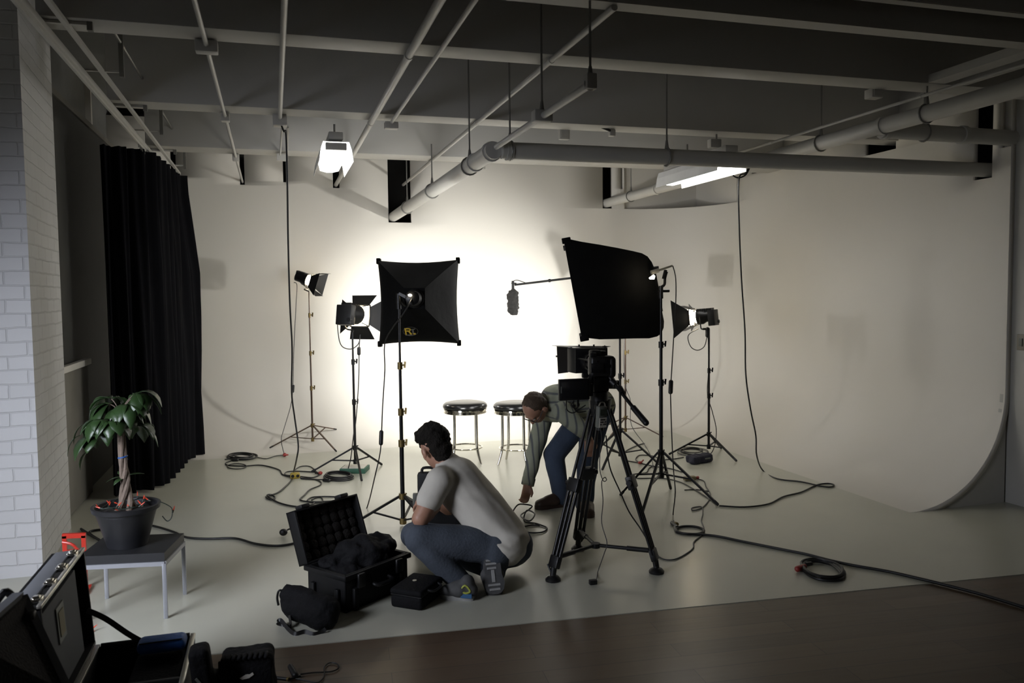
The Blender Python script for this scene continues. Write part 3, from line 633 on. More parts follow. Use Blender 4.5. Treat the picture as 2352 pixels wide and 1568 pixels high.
def on_side(px, py, off=.026):
    # meet the fabric panel that faces the camera stand
    best = None
    for sg in (-1, 1):
        a = mSR @ V((sg*.375, 0, 0)); x = mSR @ V((sg*.35, -.6, 0)); n = (x-a).cross(mSR.to_3x3() @ V((0, 0, 1))).normalized()
        if n.dot(CAM-a) < 0: continue
        dd = ray(px, py); best = CAM+dd*(n.dot(a+n*off-CAM)/n.dot(dd))
    return best
for pts in ([(1491, 638), (1501, 631), (1504, 634), (1502, 641), (1493, 641)],): MB().prism([at(px, py, 5.70) for px, py in pts], .01).build('light_leak', 'lens', tSR)
for px, py, rr in ((1480, 593, .006), (1427, 754, .008), (1366, 774, .007)):
    MB().ell(on_side(px, py), rr*1.3, rr, rr).build('light_leak', 'lens', tSR)

# lamp cables with inline switches
cb = cable('lamp_cable', [at(1545, 610, 5.78), at(1552, 640, 5.77), at(1552, 700, 5.75), at(1547, 780, 5.7), at(1541, 880, 5.6)]+[at(1540, 900, 5.55), at(1543, 1000, 5.4), at(1547, 1080, 5.25), at(1551, 1130, 5.1)]+floor_pts([(1546, 1180), (1548, 1200)], .006), .0045, 'thin black lamp cable dropping beside the tall stand to the floor coil')
inline_switch(cb, at(1541, 877, 5.6), at(1540, 900, 5.57), .018)
cb = cable('lamp_cable', [hSL-dSL*.13, hSL-dSL*.16+V((-.06, -.02, -.10)), at(886, 780, 5.85), at(884, 850, 5.83), at(879, 930, 5.8), at(876, 1000, 5.78), at(873, 1040, 5.75)]+[at(862, 1090, 5.72)]+floor_pts([(843, 1165), (820, 1200), (795, 1235)], .006), .0045, 'black lamp cable falling from the square softbox to the open hard case')
inline_switch(cb, at(876, 992, 5.78), at(875, 1018, 5.77), .015)
cb = cable('lamp_cable', [pL2+V((-.16, 0, -.09)), at(779, 780, 7.6), at(788, 797, 7.6), at(808, 801, 7.6), at(824, 788, 7.6), at(827, 768, 7.6), at(825, 800, 7.58), at(824, 870, 7.56), at(818, 960, 7.5), at(812, 1000, 7.5)]+[at(806, 1050, 7.55)]+floor_pts([(800, 1075)], .05), .0045, 'looped black lamp cable under the lamp beside the square softbox')
inline_switch(cb, at(824.5, 800, 7.58), at(824.5, 812, 7.58), .016)
cb = cable('lamp_cable', [pR+V((-.02, 0, -.12)), at(1581, 770, 7.2), at(1586, 795, 7.2), at(1602, 804, 7.2), at(1618, 795, 7.2), at(1626, 772, 7.2), at(1627, 850, 7.2), at(1625, 905, 7.2), at(1636, 945, 7.18), at(1645, 985, 7.15), at(1642, 1020, 7.15)]+floor_pts([(1632, 1042), (1610, 1050)], .02), .0045, 'looped black lamp cable under the lamp with one large dark door')
inline_switch(cb, at(1625, 756, 7.2), at(1625, 770, 7.2), .022)
cb = cable('lamp_cable', [pBL+V((-.10, 0, -.03)), at(682, 655, 9.0), at(680, 700, 9.0), at(675, 800, 8.98), at(673, 885, 8.95), at(668, 930, 8.9), at(652, 985, 8.8), at(646, 1010, 8.7)]+floor_pts([(652, 1040), (655, 1046)], .012), .004, 'thin dark lamp cable hanging beside the bronze stand to a red plug', 'cableg')
inline_switch(cb, at(674, 886, 8.95), at(673, 899, 8.95), .013)
MB().ell(fl(654, 1044, .02), .02, .02, .02).cyl(fl(650, 1045, .02), fl(662, 1044, .02), .008).build('plug', 'redplug', cb)
cb = cable('lamp_cable', [pBR+V((.06, 0, -.1)), at(1434, 780, 8.4), at(1436, 880, 8.4), at(1448, 920, 8.35), at(1450, 975, 8.2), at(1480, 1020, 7.9)]+floor_pts([(1496, 1050), (1500, 1075)], .006), .004, 'thin dark lamp cable trailing off the bronze stand behind the tall softbox', 'cableg')

# ================================================================== FLUORESCENT FIXTURES
def fluoro(name, label, x, y0, y1, zt, w_, h_, stem, grp='hanging fluorescent work lights', tilt=0):
    t = thing(name, label, 'ceiling light', (x, y0, zt-h_), grp); n = 10
    prof = [V((-w_/2, 0, -h_)), V((-w_/2+.012, 0, -h_*.45)), V((-w_/2+.03, 0, -.015)), V((w_/2-.03, 0, -.015)), V((w_/2-.012, 0, -h_*.45)), V((w_/2, 0, -h_))]
    a, b = [V((x, y0, zt))+p for p in prof], [V((x, y1, zt))+p for p in prof]
    mb = MB()
    for i in range(5): mb.prism([a[i], a[i+1], b[i+1], b[i]], .003)
    mb.build('reflector', 'reflector', t)
    MB().box((x, (y0+y1)/2, zt+.03), (w_*.42, (y1-y0), .055), bev=.006).build('ballast_housing', 'beam', t)
    MB().box((x, y0+.03, zt-.05), (w_*.62, .05, .055), bev=.006).build('end_socket', 'beam', t)
    q = [(-.36*w_, -.045), (-.30*w_, -.115), (-.1*w_, -.128), (.1*w_, -.128), (.30*w_, -.115), (.36*w_, -.045)]
    MB().loft([[V((x+a_, yy, zt+b_)) for a_, b_ in q] for yy in (y0+.06, y1-.03)]).build('lit_lens', 'tube', t)
    for yy in stem: MB().cyl((x, yy, zt+.05), (x, yy, 2.97), .008).build('hanger_stem', 'rod', t)
    return t
f1 = at(772, 320, 6.30)
fluoro('fluorescent_light', 'lit fluorescent fitting hanging end-on from the second beam, close to the sprinkler pipe', f1.x, 6.30, 7.15, f1.z, .255, .16, (6.45, 6.95))
fluoro('fluorescent_light', 'lit fluorescent fitting glowing behind the crosswise grey pipe', 3.60, 5.86, 6.95, 2.775, .27, .15, (6.1, 6.6))
jb = MB().box(at(1641, 330, 6.0), (.10, .06, .07), bev=.005).build('junction_box', 'beam'); tag(jb, 'white socket box on a beam above the fitting behind the crosswise pipe', 'box')

# ================================================================== BAR STOOLS
def stool(label, g, rot):
    g = V(g); t = thing('bar_stool', label, 'bar stool', g, 'pair of chrome bar stools'); Z = Matrix.Translation(g)
    MB().lathe([(.01, .607), (.15, .605), (.195, .596), (.214, .580), (.220, .560), (.214, .545), (.20, .540), (.01, .540)], Z, 40).build('seat_cushion', 'vinyl', t)
    MB().lathe([(.20, .541), (.212, .539), (.214, .528), (.208, .525), (.208, .517), (.214, .514), (.214, .500), (.205, .495), (.19, .495), (.19, .541)], Z, 40).build('seat_ring', 'chrome', t)
    for k in range(4):
        a = rot+k*PI/2; d = V((math.cos(a), math.sin(a), 0))
        MB().tube([g+d*.150+V((0, 0, .50)), g+d*.150+V((0, 0, .36)), g+d*.152+V((0, 0, .20)), g+d*.165+V((0, 0, .12)), g+d*.195+V((0, 0, .03)), g+d*.205+V((0, 0, .006))], lambda u: .0135-.004*max(0, u-.6)/.4, 12, 5).build('leg', 'chrome', t)
    MB().tube([g+V((.162*math.cos(k*PI/16), .162*math.sin(k*PI/16), .155)) for k in range(32)], .008, 8, closed=True).build('foot_ring', 'chrome', t)
stool('round black vinyl bar stool with chrome legs behind the crouching man', fl(1070, 1062), R(45-12))
stool('round black vinyl bar stool partly hidden by the bending man\'s head', fl(1186, 1064), R(45-32))

# ================================================================== PERSON HELPERS
def ortho(f, u):
    f = V(f).normalized(); u = V(u); u = (u-f*u.dot(f)).normalized(); return f, u, f.cross(u)
def head_parts(mb, c, f, u, k=1.):
    f, u, s = ortho(f, u); P = lambda a, b, d: c+(f*a+u*b+s*d)*k
    mx = Matrix(((s.x, f.x, u.x, 0), (s.y, f.y, u.y, 0), (s.z, f.z, u.z, 0), (0, 0, 0, 1)))
    mb.ell(P(-.012, .028, 0), .076*k, .097*k, .090*k, mx, 20, 14)
    mb.ell(P(.022, -.045, 0), .060*k, .070*k, .078*k, mx, 18, 12)
    mb.ell(P(.058, -.098, 0), .026*k, .024*k, .020*k, mx)
    mb.caps(P(.088, .004, 0), P(.104, -.030, 0), .009*k, .014*k); mb.ell(P(.098, -.034, 0), .018*k, .011*k, .010*k, mx)
    mb.caps(P(.083, -.066, -.018), P(.083, -.066, .018), .008*k, .008*k); mb.caps(P(.080, .026, -.032), P(.080, .026, .032), .011*k, .011*k)
    for q in (-1, 1):
        mb.ell(P(-.016, -.012, q*.086), .012*k, .021*k, .034*k, mx)
        mb.ell(P(.055, -.030, q*.040), .020*k, .022*k, .022*k, mx)
    return mb, P, mx
def eyes(P, par, k=1.):
    for q in (-1, 1): MB().ell(P(.078, .008, q*.031), .011*k, .011*k, .011*k).build('eye', 'eye', par)
def hand(mb, wrist, d, palm_n, k=1., curl=.5, side=1):
    """wrist, d: finger direction, palm_n: direction the palm faces, side: thumb side sign"""
    d = V(d).normalized(); n = V(palm_n); n = (n-d*n.dot(d)).normalized(); s = d.cross(n)*side
    w_ = V(wrist); mb.caps(w_, w_+d*.075*k, .024*k, .027*k, s, 1.45)
    for i, (off, ln) in enumerate(((.030, .068), (.010, .078), (-.011, .072), (-.031, .056))):
        a = w_+d*.088*k+s*off*k; b = a+(d*math.cos(curl*.7)+n*math.sin(curl*.7))*ln*.5*k; c = b+(d*math.cos(curl*1.9)+n*math.sin(curl*1.9))*ln*.32*k; e = c+(d*math.cos(curl*2.8)+n*math.sin(curl*2.8))*ln*.26*k
        mb.chain([a, b, c, e], [.0100*k, .0092*k, .0085*k, .0075*k])
    a = w_+d*.025*k+s*.030*k; b = a+(s*.6+d*.7+n*.25).normalized()*.042*k; c = b+(s*.1+d*.8+n*.5).normalized()*.034*k
    mb.chain([a, b, c], [.014*k, .011*k, .009*k])
def sneaker(par, heel, toe, u=(0, 0, 1), ml='shoe', ms='sole', trims=True, k=1., name='shoe'):
    heel, toe = V(heel), V(toe); d = (toe-heel).normalized(); u = V(u); u = (u-d*u.dot(d)).normalized(); s = d.cross(u); L = (toe-heel).length
    mb = MB(); P = lambda a, b, c: heel+d*a*L+u*b*k+s*c*k
    mb.caps(P(.12, .048, 0), P(.45, .052, 0), .042*k, .045*k, s, .95); mb.caps(P(.40, .050, 0), P(.86, .034, 0), .047*k, .034*k, s, 1.28); mb.caps(P(.14, .055, 0), P(.20, .095, 0), .036*k, .038*k); mb.caps(P(.3, .075, 0), P(.6, .055, 0), .034*k, .036*k)
    sh = mb.remesh(.008, 3).build(name, ml, par)
    so = MB(); ring = []
    for a, wd in ((0, .030), (.05, .037), (.2, .040), (.45, .040), (.7, .050), (.88, .043), (.97, .028), (1.0, .012)): ring.append([P(a, 0, -wd), P(a, 0, wd), P(a, .026, wd*1.03), P(a, .026, -wd*1.03)])
    so.loft(ring).build('sole', ms, sh)
    if trims:
        MB().quadbar(P(.02, .030, .043), P(.35, .030, .043), .012, .022, u).quadbar(P(.02, .030, -.043), P(.35, .030, -.043), .012, .022, u).build('sole_stripe', 'bluerub', sh)
        MB().tube([P(.08, .055, .036), P(.22, .085, .038), P(.34, .06, .044), P(.2, .045, .044)], .006, 6, 4, True).tube([P(.08, .055, -.036), P(.22, .085, -.038), P(.34, .06, -.044), P(.2, .045, -.044)], .006, 6, 4, True).build('side_logo', 'lime', sh)
    return sh

# ================================================================== CROUCHING MAN
A = {}
A['pel'] = at(1152, 1238, 4.46); A['mid'] = at(1098, 1160, 4.54); A['chest'] = at(1050, 1105, 4.60); A['neck'] = at(1024, 1058, 4.62)
A['head'] = at(998, 1026, 4.66)
A['ls'] = at(1010, 1103, 4.45); A['le'] = at(966, 1190, 4.40); A['lh'] = at(1000, 1165, 4.78)
A['rs'] = at(1062, 1092, 4.80); A['re'] = at(1030, 1165, 5.0); A['rh'] = at(985, 1142, 4.95)
A['lhip'] = at(1130, 1252, 4.40); A['lk'] = at(962, 1236, 4.38); A['la'] = at(1058, 1343, 4.33)
A['rhip'] = at(1168, 1252, 4.56); A['rk'] = V((.78, 4.80, .20)); A['ra'] = at(1140, 1312, 4.42)
man = thing('person', 'crouching person in off-white t-shirt and jeans reaching into a black case', 'person', (A['pel'].x, A['pel'].y, 0))
side = (A['rs']-A['ls']).normalized()
def crouch_body():
    mb = MB(); f = V((-.30, .90, -.42)); u = V((-.30, .30, .90)); mb, P, mx = head_parts(mb, A['head'], f, u, 1.04)
    mb.caps(A['neck'], A['head']+V((.0, 0, -.04)), .058, .052)
    mb.chain([A['pel'], A['mid'], A['chest']], [.115, .115, .115], side, 1.35); mb.caps(A['chest'], A['neck'], .10, .06, side, 1.4)
    mb.caps(A['ls'], A['rs'], .058, .058)
    for a, b, c in (('ls', 'le', 'lh'), ('rs', 're', 'rh')): mb.chain([A[a], A[b], A[c]], [.056, .050, .034])
    mb.caps(A['le'].lerp(A['lh'], .25), A['le'].lerp(A['lh'], .5), .048, .045)
    hand(mb, A['lh'], (-.6, .7, -.4), (.3, .2, -1), 1., .6, 1); hand(mb, A['rh'], (-.7, .5, -.5), (0, 0, -1), 1., .6, -1)
    for a, b, c in (('lhip', 'lk', 'la'), ('rhip', 'rk', 'ra')): mb.chain([A[a], A[b], A[c]], [.075, .058, .040])
    mb.remesh(.0085, 3); return mb, P
mb, P = crouch_body(); bd = mb.build('body', 'skin', man); eyes(P, bd, 1.04)
hm = MB(); k = 1.04
f, u, s = ortho((-.30, .90, -.42), (-.30, .30, .90)); hx = Matrix(((s.x, f.x, u.x, 0), (s.y, f.y, u.y, 0), (s.z, f.z, u.z, 0), (0, 0, 0, 1)))
hm.ell(P(-.026, .050, 0), .087, .103, .092, hx, 22, 14).ell(P(-.055, -.005, 0), .074, .068, .085, hx).ell(P(.03, .085, 0), .072, .070, .050, hx)
hm.ell(P(-.062, -.045, 0), .066, .045, .055, hx)
hm.remesh(.009, 2, .016, 22).build('hair', 'hairdark', man)
ts = MB(); rr = V((0, 0, 0))
ts.chain([A['pel']+V((-.01, 0, .015)), A['mid']+V((-.005, 0, .0)), A['chest']], [.140, .140, .142], side, 1.30)
ts.caps(A['chest'], A['neck'].lerp(A['chest'], .25), .135, .075, side, 1.35)
ts.caps(A['neck'].lerp(A['chest'], .3), A['neck'].lerp(A['head'], .10), .080, .060)
ts.caps(A['ls'], A['rs'], .080, .080); ts.caps(A['ls'], A['ls'].lerp(A['le'], .50), .078, .076); ts.caps(A['rs'], A['rs'].lerp(A['re'], .5), .08, .076)
ts.caps(A['pel']+V((.02, -.03, -.005)), A['mid'], .140, .135, side, 1.22)
ts.remesh(.010, 6)
pts = []
for p in ts.v:
    wv = .010*noise.noise(p*7)+.006*math.sin(p.z*34+p.x*16+3*noise.noise(p*5))*max(0, min(1, (.62-p.z)*4))
    pts.append(p)
ts.v = [p+V((noise.noise(p*6), noise.noise(p*6+V((9, 0, 0))), noise.noise(p*6+V((0, 9, 0)))))*.008+V((0, -.6, .5))*.012*math.sin(p.z*38+p.x*22+5*noise.noise(p*4))*max(0, min(1, (.60-p.z)*3.5)) for p in ts.v]
ts.build('t_shirt', 'tshirt', man)
jn = MB()
jn.caps(A['lhip']+V((.02, 0, -.01)), A['rhip']+V((.02, 0, -.01)), .128, .125); jn.caps(at(1178, 1250, 4.44), A['mid'].lerp(A['pel'], .8), .118, .115, side, 1.1)
jn.caps(A['lhip'], A['lk'], .110, .083); jn.caps(A['rhip'], A['rk'], .108, .08)
jn.caps(A['lk'], A['lk'].lerp(A['la'], .45), .080, .075); jn.caps(A['lk'].lerp(A['la'], .4), A['la']+V((.005, 0, .015)), .076, .060); jn.caps(A['rk'], A['ra'], .08, .056)
jn.remesh(.010, 4); jn.v = [p+V((noise.noise(p*9), noise.noise(p*9+V((7, 0, 0))), noise.noise(p*9+V((0, 7, 0)))))*.007 for p in jn.v]
jn.build('jeans', 'jeans', man)
MB().box(at(1206, 1252, 4.40), (.035, .05, .05), bev=.008).build('belt_pouch', 'black', man)
sneaker(man, fl(1092, 1378)+V((0, .02, 0)), fl(1014, 1370), name='shoe')
tR = fl(1142, 1374)+V((0, .03, .014)); rsh = sneaker(man, tR+V((.010, .115, .165)), tR, (0.1, .8, -.5), ms='shoe', trims=False, k=1.15)
tq = MB()
for z, wd in ((.03, .030), (.055, .034), (.15, .026), (.175, .030), (.195, .026)): tq.quadbar(tR+V((-wd, z*.56-.004, z*.8-.003)), tR+V((wd, z*.56-.004, z*.8-.003)), .012, .006, (0, -.8, .6))
tq.quadbar(tR+V((.0, .036, .053)), tR+V((.004, .075, .109)), .018, .006, (0, -.8, .6)); tq.build('tread', 'sole', rsh)

# ================================================================== BENDING MAN
B = {}
B['pel'] = at(1366, 928, 5.86); B['mid'] = at(1322, 922, 5.84); B['chest'] = at(1284, 921, 5.80); B['neck'] = at(1258, 925, 5.77); B['head'] = at(1229, 938, 5.70)
B['rs'] = at(1250, 948, 5.98); B['re'] = at(1228, 1040, 5.93); B['rw'] = at(1212, 1112, 5.85)
B['ls'] = at(1292, 945, 5.62); B['le'] = at(1336, 985, 5.50); B['lw'] = at(1352, 1008, 5.56)
B['rhip'] = at(1345, 945, 5.95); B['rk'] = at(1272, 1045, 5.92); B['ra'] = at(1290, 1142, 5.86)
B['lhip'] = at(1372, 950, 5.75); B['lk'] = at(1350, 1050, 5.66); B['la'] = at(1342, 1160, 5.66)
man2 = thing('person', 'person in striped shirt and jeans bending to pick up a cable behind the tripod', 'person', (B['pel'].x, B['pel'].y, 0))
side2 = (B['ls']-B['rs']).normalized(); HF, HU = V((-.42, -.12, -.92)), V((-.72, -.52, .38))
def bend_body():
    mb = MB(); mb, P, mx = head_parts(mb, B['head'], HF, HU, 1.)
    mb.caps(B['neck'], B['head']+V((.03, 0, .0)), .058, .054)
    mb.chain([B['pel'], B['mid'], B['chest']], [.11, .11, .115], side2, 1.3); mb.caps(B['chest'], B['neck'], .10, .06, side2, 1.4)
    mb.caps(B['ls'], B['rs'], .055, .055)
    mb.chain([B['rs'], B['re'], B['rw']], [.052, .042, .029]); mb.chain([B['ls'], B['le'], B['lw']], [.052, .044, .032])
    mb.caps(B['re'].lerp(B['rw'], .55), B['rw'], .037, .029)
    hand(mb, B['rw'], (-.22, -.10, -.97), (-.5, -.5, -.1), 1.0, .55, -1); hand(mb, B['lw'], (.10, .1, -.97), (.2, 1, 0), 1.0, .25, 1)
    for a, b, c in (('rhip', 'rk', 'ra'), ('lhip', 'lk', 'la')): mb.chain([B[a], B[b], B[c]], [.075, .058, .040])
    mb.remesh(.0085, 3); return mb, P
mb, P = bend_body(); bd = mb.build('body', 'skin', man2); eyes(P, bd)
f, u, s = ortho(HF, HU); hx = Matrix(((s.x, f.x, u.x, 0), (s.y, f.y, u.y, 0), (s.z, f.z, u.z, 0), (0, 0, 0, 1)))
hm = MB().ell(P(-.030, .036, 0), .083, .090, .092, hx, 22, 14).ell(P(-.045, -.01, 0), .080, .062, .075, hx).ell(P(-.055, -.045, 0), .06, .04, .04, hx)
hm.remesh(.009, 2, .006, 40).build('hair', 'hairbrown', man2)
gl = MB()
for q in (-1, 1):
    gl.tube([P(.098, .006+.018*math.sin(k*PI/8), q*.032+.024*math.cos(k*PI/8)) for k in range(16)], .0022, 5, closed=True).tube([P(.096, .010, q*.058), P(.05, .010, q*.078), P(-.015, .012, q*.082)], .0028, 5, 3)
gl.tube([P(.100, .010, -.008), P(.100, .010, .008)], .0025, 5).build('eyeglasses', 'black', man2)
sh = MB()
sh.chain([B['pel']+V((.02, 0, .01)), B['mid'], B['chest']], [.128, .138, .142], side2, 1.30); sh.caps(B['chest'], B['neck'], .135, .085, side2, 1.35); sh.caps(B['ls'], B['rs'], .078, .078)
sh.caps(at(1345, 950, 5.70), at(1322, 955, 5.66), .09, .08); sh.caps(at(1330, 965, 5.62), at(1338, 985, 5.60), .045, .02, (1, 0, 0), 1.6)
sh.remesh(.010, 5); sh.v = [p+V((noise.noise(p*7), noise.noise(p*7+V((9, 0, 0))), noise.noise(p*7+V((0, 9, 0)))))*.012 for p in sh.v]
sh = sh.build('shirt', 'stripeA', man2)
MB().tube([B['neck'].lerp(B['head'], .18)+(side2*math.cos(k*PI/10)*.072+V((-.2, 0, .97)).normalized()*math.sin(k*PI/10)*.078) for k in range(20)], .014, 8, closed=True).build('collar', 'stripeA', sh)
for a, b, c, e in (('rs', 're', 'rw', .88), ('ls', 'le', 'lw', .3)):
    sl = MB(); sl.chain([B[a], B[b]], [.080, .064]); sl.caps(B[b], B[b].lerp(B[c], e), .066, .048); 
    sl.remesh(.009, 4); sl.v = [p+V((noise.noise(p*11), noise.noise(p*11+V((9, 0, 0))), 0))*.010 for p in sl.v]
    sl = sl.build('sleeve', 'stripeB', sh); d = (B[c]-B[b]).normalized(); q = B[b].lerp(B[c], e)
    MB().cyl(q-d*.02, q+d*.035, .052, .050, 18).build('cuff', 'stripeB', sl)
jn = MB(); jn.caps(B['lhip'], B['rhip'], .12, .12); jn.caps(B['pel'], B['pel']+V((.05, 0, -.02)), .125, .12)
for a, b, c in (('rhip', 'rk', 'ra'), ('lhip', 'lk', 'la')):
    jn.caps(B[a], B[b], .108, .084); jn.caps(B[b], B[b].lerp(B[c], .5), .083, .076); jn.caps(B[b].lerp(B[c], .4), B[c]+V((0, 0, .0)), .078, .068)
jn.remesh(.010, 4); jn.v = [p+V((noise.noise(p*9), noise.noise(p*9+V((7, 0, 0))), noise.noise(p*9+V((0, 7, 0)))))*.009 for p in jn.v]
jn.build('jeans', 'jeansd', man2)
hr_ = V((B['ra'].x+.035, B['ra'].y, 0)); sneaker(man2, hr_, V((hr_.x-.262, hr_.y-.03, 0)), ml='leather', ms='leather', trims=False, k=1.05)
hl_ = V((B['la'].x+.02, B['la'].y+.05, 0)); sneaker(man2, hl_, V((hl_.x-.06, hl_.y-.25, 0)), ml='leather', ms='leather', trims=False, k=1.05)

# ================================================================== VIDEO TRIPOD AND CAMERA
fA, fB, fC = fl(1270, 1333), fl(1508, 1315), fl(1328, 1262)
apx = V((1.86, 4.47, .99))
t = thing('video_tripod', 'big black two-stage video tripod under the film camera', 'tripod', (apx.x, apx.y, 0))
for ft in (fA, fB, fC):
    top = apx+(V((ft.x, ft.y, 0))-V((apx.x, apx.y, 0))).normalized()*.055-V((0, 0, .03)); ft_ = V((ft.x, ft.y, .055)); d = (ft_-top).normalized()
    sd = d.cross(V((ft.x-apx.x, ft.y-apx.y, 0))).normalized(); md_ = top.lerp(ft_, .47)
    lg = MB()
    for q in (-1, 1): lg.cyl(top+sd*.026*q, md_+d*.05+sd*.030*q, .0095, n=10); lg.cyl(md_+sd*.034*q, ft_-d*.06+sd*.028*q, .0105, n=10)
    lg.cyl(md_-d*.03, ft_-d*.08, .011, n=10); lg = lg.build('leg', 'blackm', t)
    MB().quadbar(md_-d*.035, md_+d*.045, .088, .042, sd.cross(d), .006).cyl(md_+sd*.044, md_+sd*.066, .016).build('leg_lock', 'black', lg)
    MB().quadbar(ft_-d*.09, ft_-d*.02, .070, .036, sd.cross(d), .006).build('lower_casting', 'black', lg)
    MB().cyl(ft_-d*.03, (ft.x, ft.y, .028), .018).lathe([(.044, 0), (.046, .012), (.034, .026), (.016, .034)], Matrix.Translation((ft.x, ft.y, 0)), 18).cyl(V((ft.x, ft.y, .05))+sd*.02, V((ft.x, ft.y, .085))+sd*.045, .006).build('rubber_foot', 'black', lg)
MB().cyl(apx-V((0, 0, .07)), apx+V((0, 0, .03)), .060, .068, 20).cyl(apx-V((0, 0, .16)), apx-V((0, 0, .07)), .022).build('bowl', 'black', t)
sc_ = (fA+fB+fC)/3+V((0, 0, .135)); sp = MB().cyl(sc_-V((0, 0, .015)), sc_+V((0, 0, .012)), .028)
for ft in (fA, fB, fC):
    e = V((ft.x, ft.y, .12)).lerp(apx, .06); e.z = .13; sp.cyl(sc_, e, .011, n=10); sp.cyl(sc_.lerp(e, .55), e.lerp(sc_, .08), .015, n=10)
sp.build('spreader', 'black', t)
# fluid head
hb = at(1376, 905, 4.44); hd = thing('fluid_head', 'black fluid head with a long pan handle on the tripod', 'tripod head', hb)
MB().cyl((hb.x, hb.y, apx.z+.025), (hb.x, hb.y, apx.z+.075), .055).box((hb.x, hb.y, apx.z+.12), (.10, .09, .09), bev=.015).cyl((hb.x-.06, hb.y, apx.z+.135), (hb.x+.075, hb.y, apx.z+.135), .036).build('head_body', 'black', hd)
for q in (-1, 1): MB().box((hb.x+q*.034+.005, hb.y, apx.z+.19), (.022, .07, .07), bev=.006).build('side_post', 'black', hd)
MB().box((hb.x, hb.y+.02, apx.z+.232), (.10, .20, .022), bev=.004).build('camera_plate', 'blackm', hd)
MB().cyl((hb.x+.05, hb.y-.01, apx.z+.115), (hb.x+.115, hb.y-.02, apx.z+.115), .024, .027).build('drag_knob', 'black', hd)
MB().cyl((hb.x+.05, hb.y, apx.z+.19), at(1408, 876, 4.40), .018).cyl(at(1403, 874, 4.40), at(1413, 883, 4.38), .022).build('handle_socket', 'black', hd)
MB().cyl(at(1410, 879, 4.39), at(1456, 938, 4.22), .0105).cyl(at(1423, 890, 4.35), at(1431, 903, 4.31), .018).build('pan_handle', 'blackm', hd); 
MB().cyl(at(1454, 935, 4.225), at(1484, 971, 4.12), .017, .018).ell(at(1484, 971, 4.12), .017, .017, .017).build('handle_grip', 'black', hd)

cm = at(1379, 832, 4.40)
cg = thing('film_camera', 'black camera with square matte box and side flag on the fluid head', 'camera', (cm.x, cm.y, cm.z-.1))
MB().box(at(1381, 840, 4.40), (.150, .075, .118), bev=.016, seg=3).box(at(1366, 812, 4.42), (.06, .06, .045), bev=.010).box(at(1402, 842, 4.40), (.046, .085, .124), bev=.020, seg=3).build('camera_body', 'black', cg)
MB().box(at(1372, 845, 4.357), (.078, .006, .056), bev=.002).build('rear_screen', 'vinyl', cg); MB().box(at(1362, 815, 4.385), (.04, .03, .028), bev=.008).build('eyepiece', 'black', cg)
lc = at(1372, 834, 4.48); MB().cyl(lc, lc+V((-.015, .19, 0)), .040, .048, 22).cyl(lc+V((-.006, .06, 0)), lc+V((-.009, .10, 0)), .052, n=22).build('lens_barrel', 'blackm', cg)
mbx = at(1349, 826, 4.68); mm = frame((-.10, 1, 0), o=mbx)
m_ = MB()
for q in (-1, 1): m_.box((q*.107, 0, 0), (.008, .11, .150), mm, bev=.002).box((0, 0, q*.071), (.222, .11, .008), mm, bev=.002)
m_.box((0, -.055, 0), (.222, .010, .150), mm, bev=.003).build('matte_box', 'black', cg)
MB().prism([at(1279, 795, 4.90), at(1305, 797, 4.78), at(1305, 855, 4.78), at(1282, 858, 4.90)], .003).cyl(at(1279, 818, 4.90), at(1277, 818, 4.90), .006).quadbar(at(1304, 801, 4.78), at(1314, 801, 4.76), .006, .02).quadbar(at(1304, 848, 4.78), at(1314, 848, 4.76), .006, .02).build('side_flag', 'blackm', cg)
MB().prism([at(1312, 797, 4.70), at(1396, 797, 4.70), at(1403, 795, 4.90), at(1268, 793.5, 4.90)], .002).build('top_flag', 'blackm', cg)
MB().cyl(at(1330, 797, 4.74), at(1330, 791, 4.74), .006).cyl(at(1364, 797, 4.74), at(1364, 791, 4.74), .006).cyl(at(1389, 799, 4.6), at(1389, 793, 4.6), .005).cyl(at(1384, 796, 4.6), at(1394, 796, 4.6), .005).build('flag_knob', 'black', cg)
rz = apx.z+.262
rods = MB()
for q in (-1, 1): rods.cyl((hb.x-.01+q*.03, hb.y-.08, rz), (hb.x-.045+q*.03, hb.y+.30, rz), .0075, n=10)
rods.build('support_rods', 'blackm', cg)
MB().box((hb.x+.005, hb.y, rz), (.10, .07, .036), bev=.006).box((hb.x, hb.y, rz+.035), (.07, .07, .045), bev=.006).build('base_plate', 'black', cg)
MB().quadbar((hb.x-.04, hb.y+.27, rz), (mbx.x, mbx.y-.03, mbx.z-.07), .05, .014, (0, 1, 0)).box(at(1346, 862, 4.62), (.05, .03, .03), bev=.006).build('matte_box_bracket', 'black', cg)
# monitor
mo = at(1318, 894, 4.33); mg = thing('field_monitor', 'black flat monitor clamped beside the camera, back of its hood toward the room', 'monitor', mo)
MB().box(mo, (.183, .028, .122), bev=.004).build('monitor_case', 'black', mg); MB().box(mo+V((0, -.016, 0)), (.160, .004, .100), bev=.001).build('dark_screen', 'vinyl', mg)
MB().box(mo+V((-.082, -.0165, .002)), (.005, .003, .038)).build('tally_strip', 'grey', mg)
MB().quadbar(at(1352, 890, 4.36), (hb.x-.03, hb.y, rz), .02, .016).box(at(1354, 895, 4.36), (.03, .05, .07), bev=.006).build('mount_arm', 'black', mg)
mbk = MB()
for a in ([(1301, 919), (1302, 940), (1315, 948), (1330, 940), (1345, 930)], [(1318, 919), (1318, 935), (1327, 946), (1346, 944)], [(1326, 919), (1330, 930), (1322, 938), (1312, 930), (1318, 921)]): mbk.tube([at(x, y, 4.36) for x, y in a], .0035, 6, 5)
mbk.box(at(1327, 926, 4.36), (.014, .012, .04), bev=.003).box(at(1317, 932, 4.36), (.022, .012, .016), bev=.003).build('dangling_cable', 'cable', mg)
